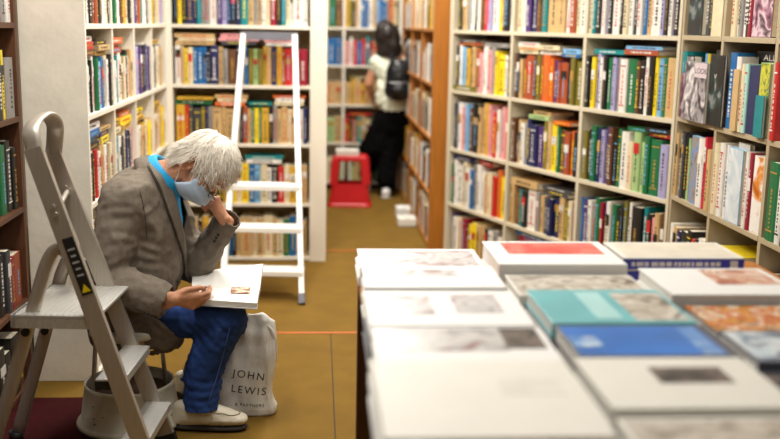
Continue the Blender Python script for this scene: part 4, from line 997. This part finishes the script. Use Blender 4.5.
small_hand(lw, fh * .6 + RT * .3 - UP * .5, UP); small_hand(rw, fh * .6 + RT * .3 + UP * .3, UP)
lk, la = wat(373, 150, WY + .05), wat(366, 191, WY + .22); rk, ra = wat(389, 152, WY), wat(386, 191, WY - .08)
hl_, hr_ = wat(388, 114, WY), wat(403, 114, WY)
la.z = max(la.z, .09); ra.z = .09
chain(b, [hl_, lk, la, la + fh * .14 - UP * .05], [.085, .055, .04, .03]); chain(b, [hr_, rk, ra, ra + fh * .14 - UP * .05], [.085, .055, .04, .03])
wm = obj('person', remesh(b, .0085, 3), SKIN); tag(wm, 'dark-haired person in white top and black trousers standing at the far shelves', 'person')
b = newbm(); hull(b, (hipc + UP * .05, (.165, .125, .10)), (chs, (.16, .12, .13))); hull(b, (chs, (.16, .12, .13)), (sl, .066), (sr, .066)); chain(b, [sl, sl * .75 + le * .25], [.066, .06]); chain(b, [sr, sr * .45 + re * .55], [.068, .062])
hull(b, (wat(381, 92, WY - .02), (.045, .09, .14)), (wat(380, 103, WY), (.05, .09, .05)))
me = remesh(b, .012, 4); wrinkle(me, .01, 10, 2); obj('top', me, TOP, wm)
b = newbm(); hull(b, (hipc - UP * .0, (.168, .13, .09)), (hipc - UP * .15, (.17, .13, .06))); chain(b, [hr_ - UP * .03, rk, ra + UP * .06], [.115, .105, .085]); chain(b, [hl_ - UP * .03, lk, la + UP * .09], [.115, .115, .07])
hull(b, (hl_, .1), (wat(366, 148, WY + .04), (.06, .1, .06)), (wat(380, 150, WY), (.08, .1, .05)))
me = remesh(b, .012, 3); wrinkle(me, .012, 8, 5); obj('trousers', me, BLK, wm)
for a in (la, ra):
    o_ = V((a.x, a.y, 0)) - fh * .07
    b = newbm(); hull(b, (o_ + UP * .05, (.042, .045, .048)), (o_ + fh * .09 + UP * .05, (.045, .05, .05))); hull(b, (o_ + fh * .06 + UP * .042, (.045, .05, .04)), (o_ + fh * .19 + UP * .032, (.045, .05, .03))); me = remesh(b, .01, 2)
    disp(me, lambda c_, n_: V((c_.x, c_.y, max(c_.z, .002))))
    s_ = obj('shoe', me, W1, wm); b = newbm(); hull(b, (o_ + UP * .012, (.046, .05, .0115)), (o_ + fh * .19 + UP * .012, (.048, .05, .0115))); obj('sole', b, W2, s_)
b = newbm(); hull(b, (whd - fh * .012 + UP * .02, (.105, .112, .115)), (whd - UP * .10 + RT * .03 - fh * .03, (.12, .09, .06))); hull(b, (whd - fh * .03 - UP * .06 + RT * .025, (.115, .09, .10)), (whd + RT * .03 + UP * .01, (.10, .1, .09)), (whd - UP * .16 + RT * .03 - fh * .03, (.12, .08, .05)))
me = remesh(b, .012, 2)
disp(me, lambda c_, n_: c_ + n_ * (.014 * noise.noise(V((c_.x * 26, c_.y * 26, c_.z * 7))) + .012 * noise.noise(c_ * 14)))
obj('hair', me, WHAIR, wm)
bc = wat(399, 80, WY - .24)
t = thing('backpack', 'black backpack worn on the back of the woman in the white top', 'backpack', (0, 0, 0))
b = newbm(); hull(b, (bc + UP * .10, (.115, .075, .09)), (bc - UP * .10, (.135, .085, .09))); me = remesh(b, .012, 3); wrinkle(me, .006, 12, 1)
LEA = mat('black_leather', (22, 22, 25), .32, var=.2); body = obj('body', me, LEA, t)
b = newbm(); hull(b, (bc - fh * .07 - UP * .09, (.095, .04, .055)), (bc - fh * .07 - UP * .06, (.095, .035, .05))); obj('front_pocket', remesh(b, .01, 2), LEA, t)
b = newbm(); P_ = [bc - fh * .075 + RT * .115 * s - UP * (.01 + .012 * (1 - s * s)) - fh * .025 * (1 - s * s) for s in (-1, -.6, -.2, .2, .6, 1)]; tube(b, P_, .006, 6); obj('zip', b, mat('zip_metal', (150, 150, 150), .3, .8), t)
for s, sh_ in ((-1, sl), (1, sr)):
    b = newbm(); q = bc + RT * s * .07 + UP * .16 + fh * .05
    tube(b, catmull([q, q + fh * .09 + UP * .06, q + fh * .2 + UP * .05, q + fh * .30 - UP * .05], 4), .02, 8, flat=.4, nrm=UP); obj('strap', b, LEA, t)
# ------------------------------------------------------------------ shelf books: the 300 that show largest are individuals
bpy.context.view_layer.update()
dg = bpy.context.evaluated_depsgraph_get()
for B in BOOKS:
    n = 0
    for p in B['pts']:
        x, y, z = proj(p)
        if not (-4 < x < 784 and -4 < y < 443): continue
        d_ = p - CAM; hit = SC.ray_cast(dg, CAM + d_.normalized() * .1, d_.normalized(), distance=d_.length - .112)
        if not hit[0]: n += 1
    B['vis'] = n / len(B['pts'])
    q = [proj(p) for p in B['pts']]
    ar = (max(a[0] for a in q) - min(a[0] for a in q) + .5) * (max(a[1] for a in q) - min(a[1] for a in q) + .5)
    B['score'] = ar * B['vis']
    if B['deco'] or B['pic'] is not None: B['score'] *= 1.5
order = sorted(BOOKS, key=lambda B: -B['score'])
NIND = 284
ind = [B for B in order if B['score'] > 6][:NIND]; keep = set(id(B) for B in ind)
ROWN = {4: 'topmost shelf in view', 3: 'second shelf down', 2: 'third shelf down', 1: 'fourth shelf down', 0: 'lowest shelf'}
NTH = ['first', 'second', 'third', 'fourth', 'fifth', 'sixth', 'seventh', 'eighth']
comp = {}
for B in ind: comp.setdefault((B['cs'], B['bay'], B['row'], B['pose'], B['code']), []).append(B)
for (cs, bay, row, pose, code), L in comp.items():
    C_ = CASES[cs]; where = '%s, %s %s' % (ROWN[row], C_['bay'][bay], C_['phr']) if C_['bay'][bay] else '%s, %s' % (ROWN[row], C_['phr'])
    col = PAL[code][0]; L.sort(key=lambda B: B['x'] if pose != 'lie' else -B['z'])
    for i, B in enumerate(L):
        if pose == 'face':
            B['label'] = 'face-out %s book, %s' % (col, where) if len(L) == 1 else 'face-out %s book, %s %s from left, %s' % (col, NTH[i], col, where)
        elif pose == 'stand':
            sz = 'slim' if B['th'] < .022 else ('thick' if B['th'] > .045 else 'upright')
            B['label'] = '%s %s book, %s' % (sz, col, where) if len(L) == 1 else '%s %s book, %s %s from left, %s' % (sz, col, NTH[i], col, where)
        else:
            B['label'] = 'flat-lying %s book, %s' % (col, where) if len(L) == 1 else 'flat-lying %s book, %s %s from top, %s' % (col, NTH[i], col, where)
DECO = {'LOOK': 'grey magazine with a pale LOOK title band and a photo of hands', 'V': 'black art book with a white letter V on its cover', 'ALL': 'black book behind the mint one with ALL across its top', 'PIC': 'rose-red book with PIC printed at the top of its cover'}
for B in ind:
    bm, pg, ms = book_mesh(B)
    o = obj('book', bm, ms); o.matrix_world = B['M']
    tag(o, (DECO[B['deco']] + ', right-hand bookcase') if B['deco'] else B['label'], 'book', 'books on the ' + CASES[B['cs']]['phr'])
    if B['score'] > 90 or B['deco']: obj('pages', pg, PAGE, o)
    else: pg.free()
    if B['deco']:
        th, h = B['th'], B['h']; xx = th / 2 + .0008
        def lay(s, x0, z0, size, m, wid):
            M3 = text_mesh(s, size); M3.transform(Matrix(((wid, 0, 0, x0), (0, 0, -1, -.0015), (0, 1, 0, z0), (0, 0, 0, 1)))); return obj('title', M3, m, o)
        if B['deco'] == 'LOOK':
            b = newbm(); bx(b, -th * .05, th / 2 - .003, -.0012, -.0005, h - .068, h - .004); obj('title_band', b, mat('pale_pink_band', (206, 190, 196), .4), o)
            lay('LOOK', th * .24, h - .040, .034, CM['k'], 1.5)
        if B['deco'] == 'V': lay('V', -.01, h * .70, .028, CM['w'], 1.8)
        if B['deco'] == 'ALL': lay('ALL', .0, h - .026, .034, CM['w'], 2.0)
        if B['deco'] == 'PIC': lay('PIC', .02, h - .026, .034, mat('pale_rose', (232, 170, 170), .4), 1.8)
# everything smaller or hidden: one mass of books
b = newbm(); ml = []; idx = {}
for B in BOOKS:
    if id(B) in keep: continue
    bm, pg, ms = book_mesh(B)
    mp = []
    for m in ms:
        if m.name not in idx: idx[m.name] = len(ml); ml.append(m)
        mp.append(idx[m.name])
    bm.verts.index_update(); vm = [b.verts.new(B['M'] @ v.co) for v in bm.verts]
    for f in bm.faces:
        try: b.faces.new([vm[v.index] for v in f.verts]).material_index = mp[f.material_index]
        except ValueError: pass
    bm.free()
    if PAGE.name not in idx: idx[PAGE.name] = len(ml); ml.append(PAGE)
    pg.verts.index_update(); vm = [b.verts.new(B['M'] @ v.co) for v in pg.verts]
    for f in pg.faces: b.faces.new([vm[v.index] for v in f.verts]).material_index = idx[PAGE.name]
    pg.free()
o = obj('shelved_books', b, ml); tag(o, 'smaller and half-hidden books filling the rest of the shelves', 'books', None, 'stuff')
print('BOOKS', len(BOOKS), len(ind))
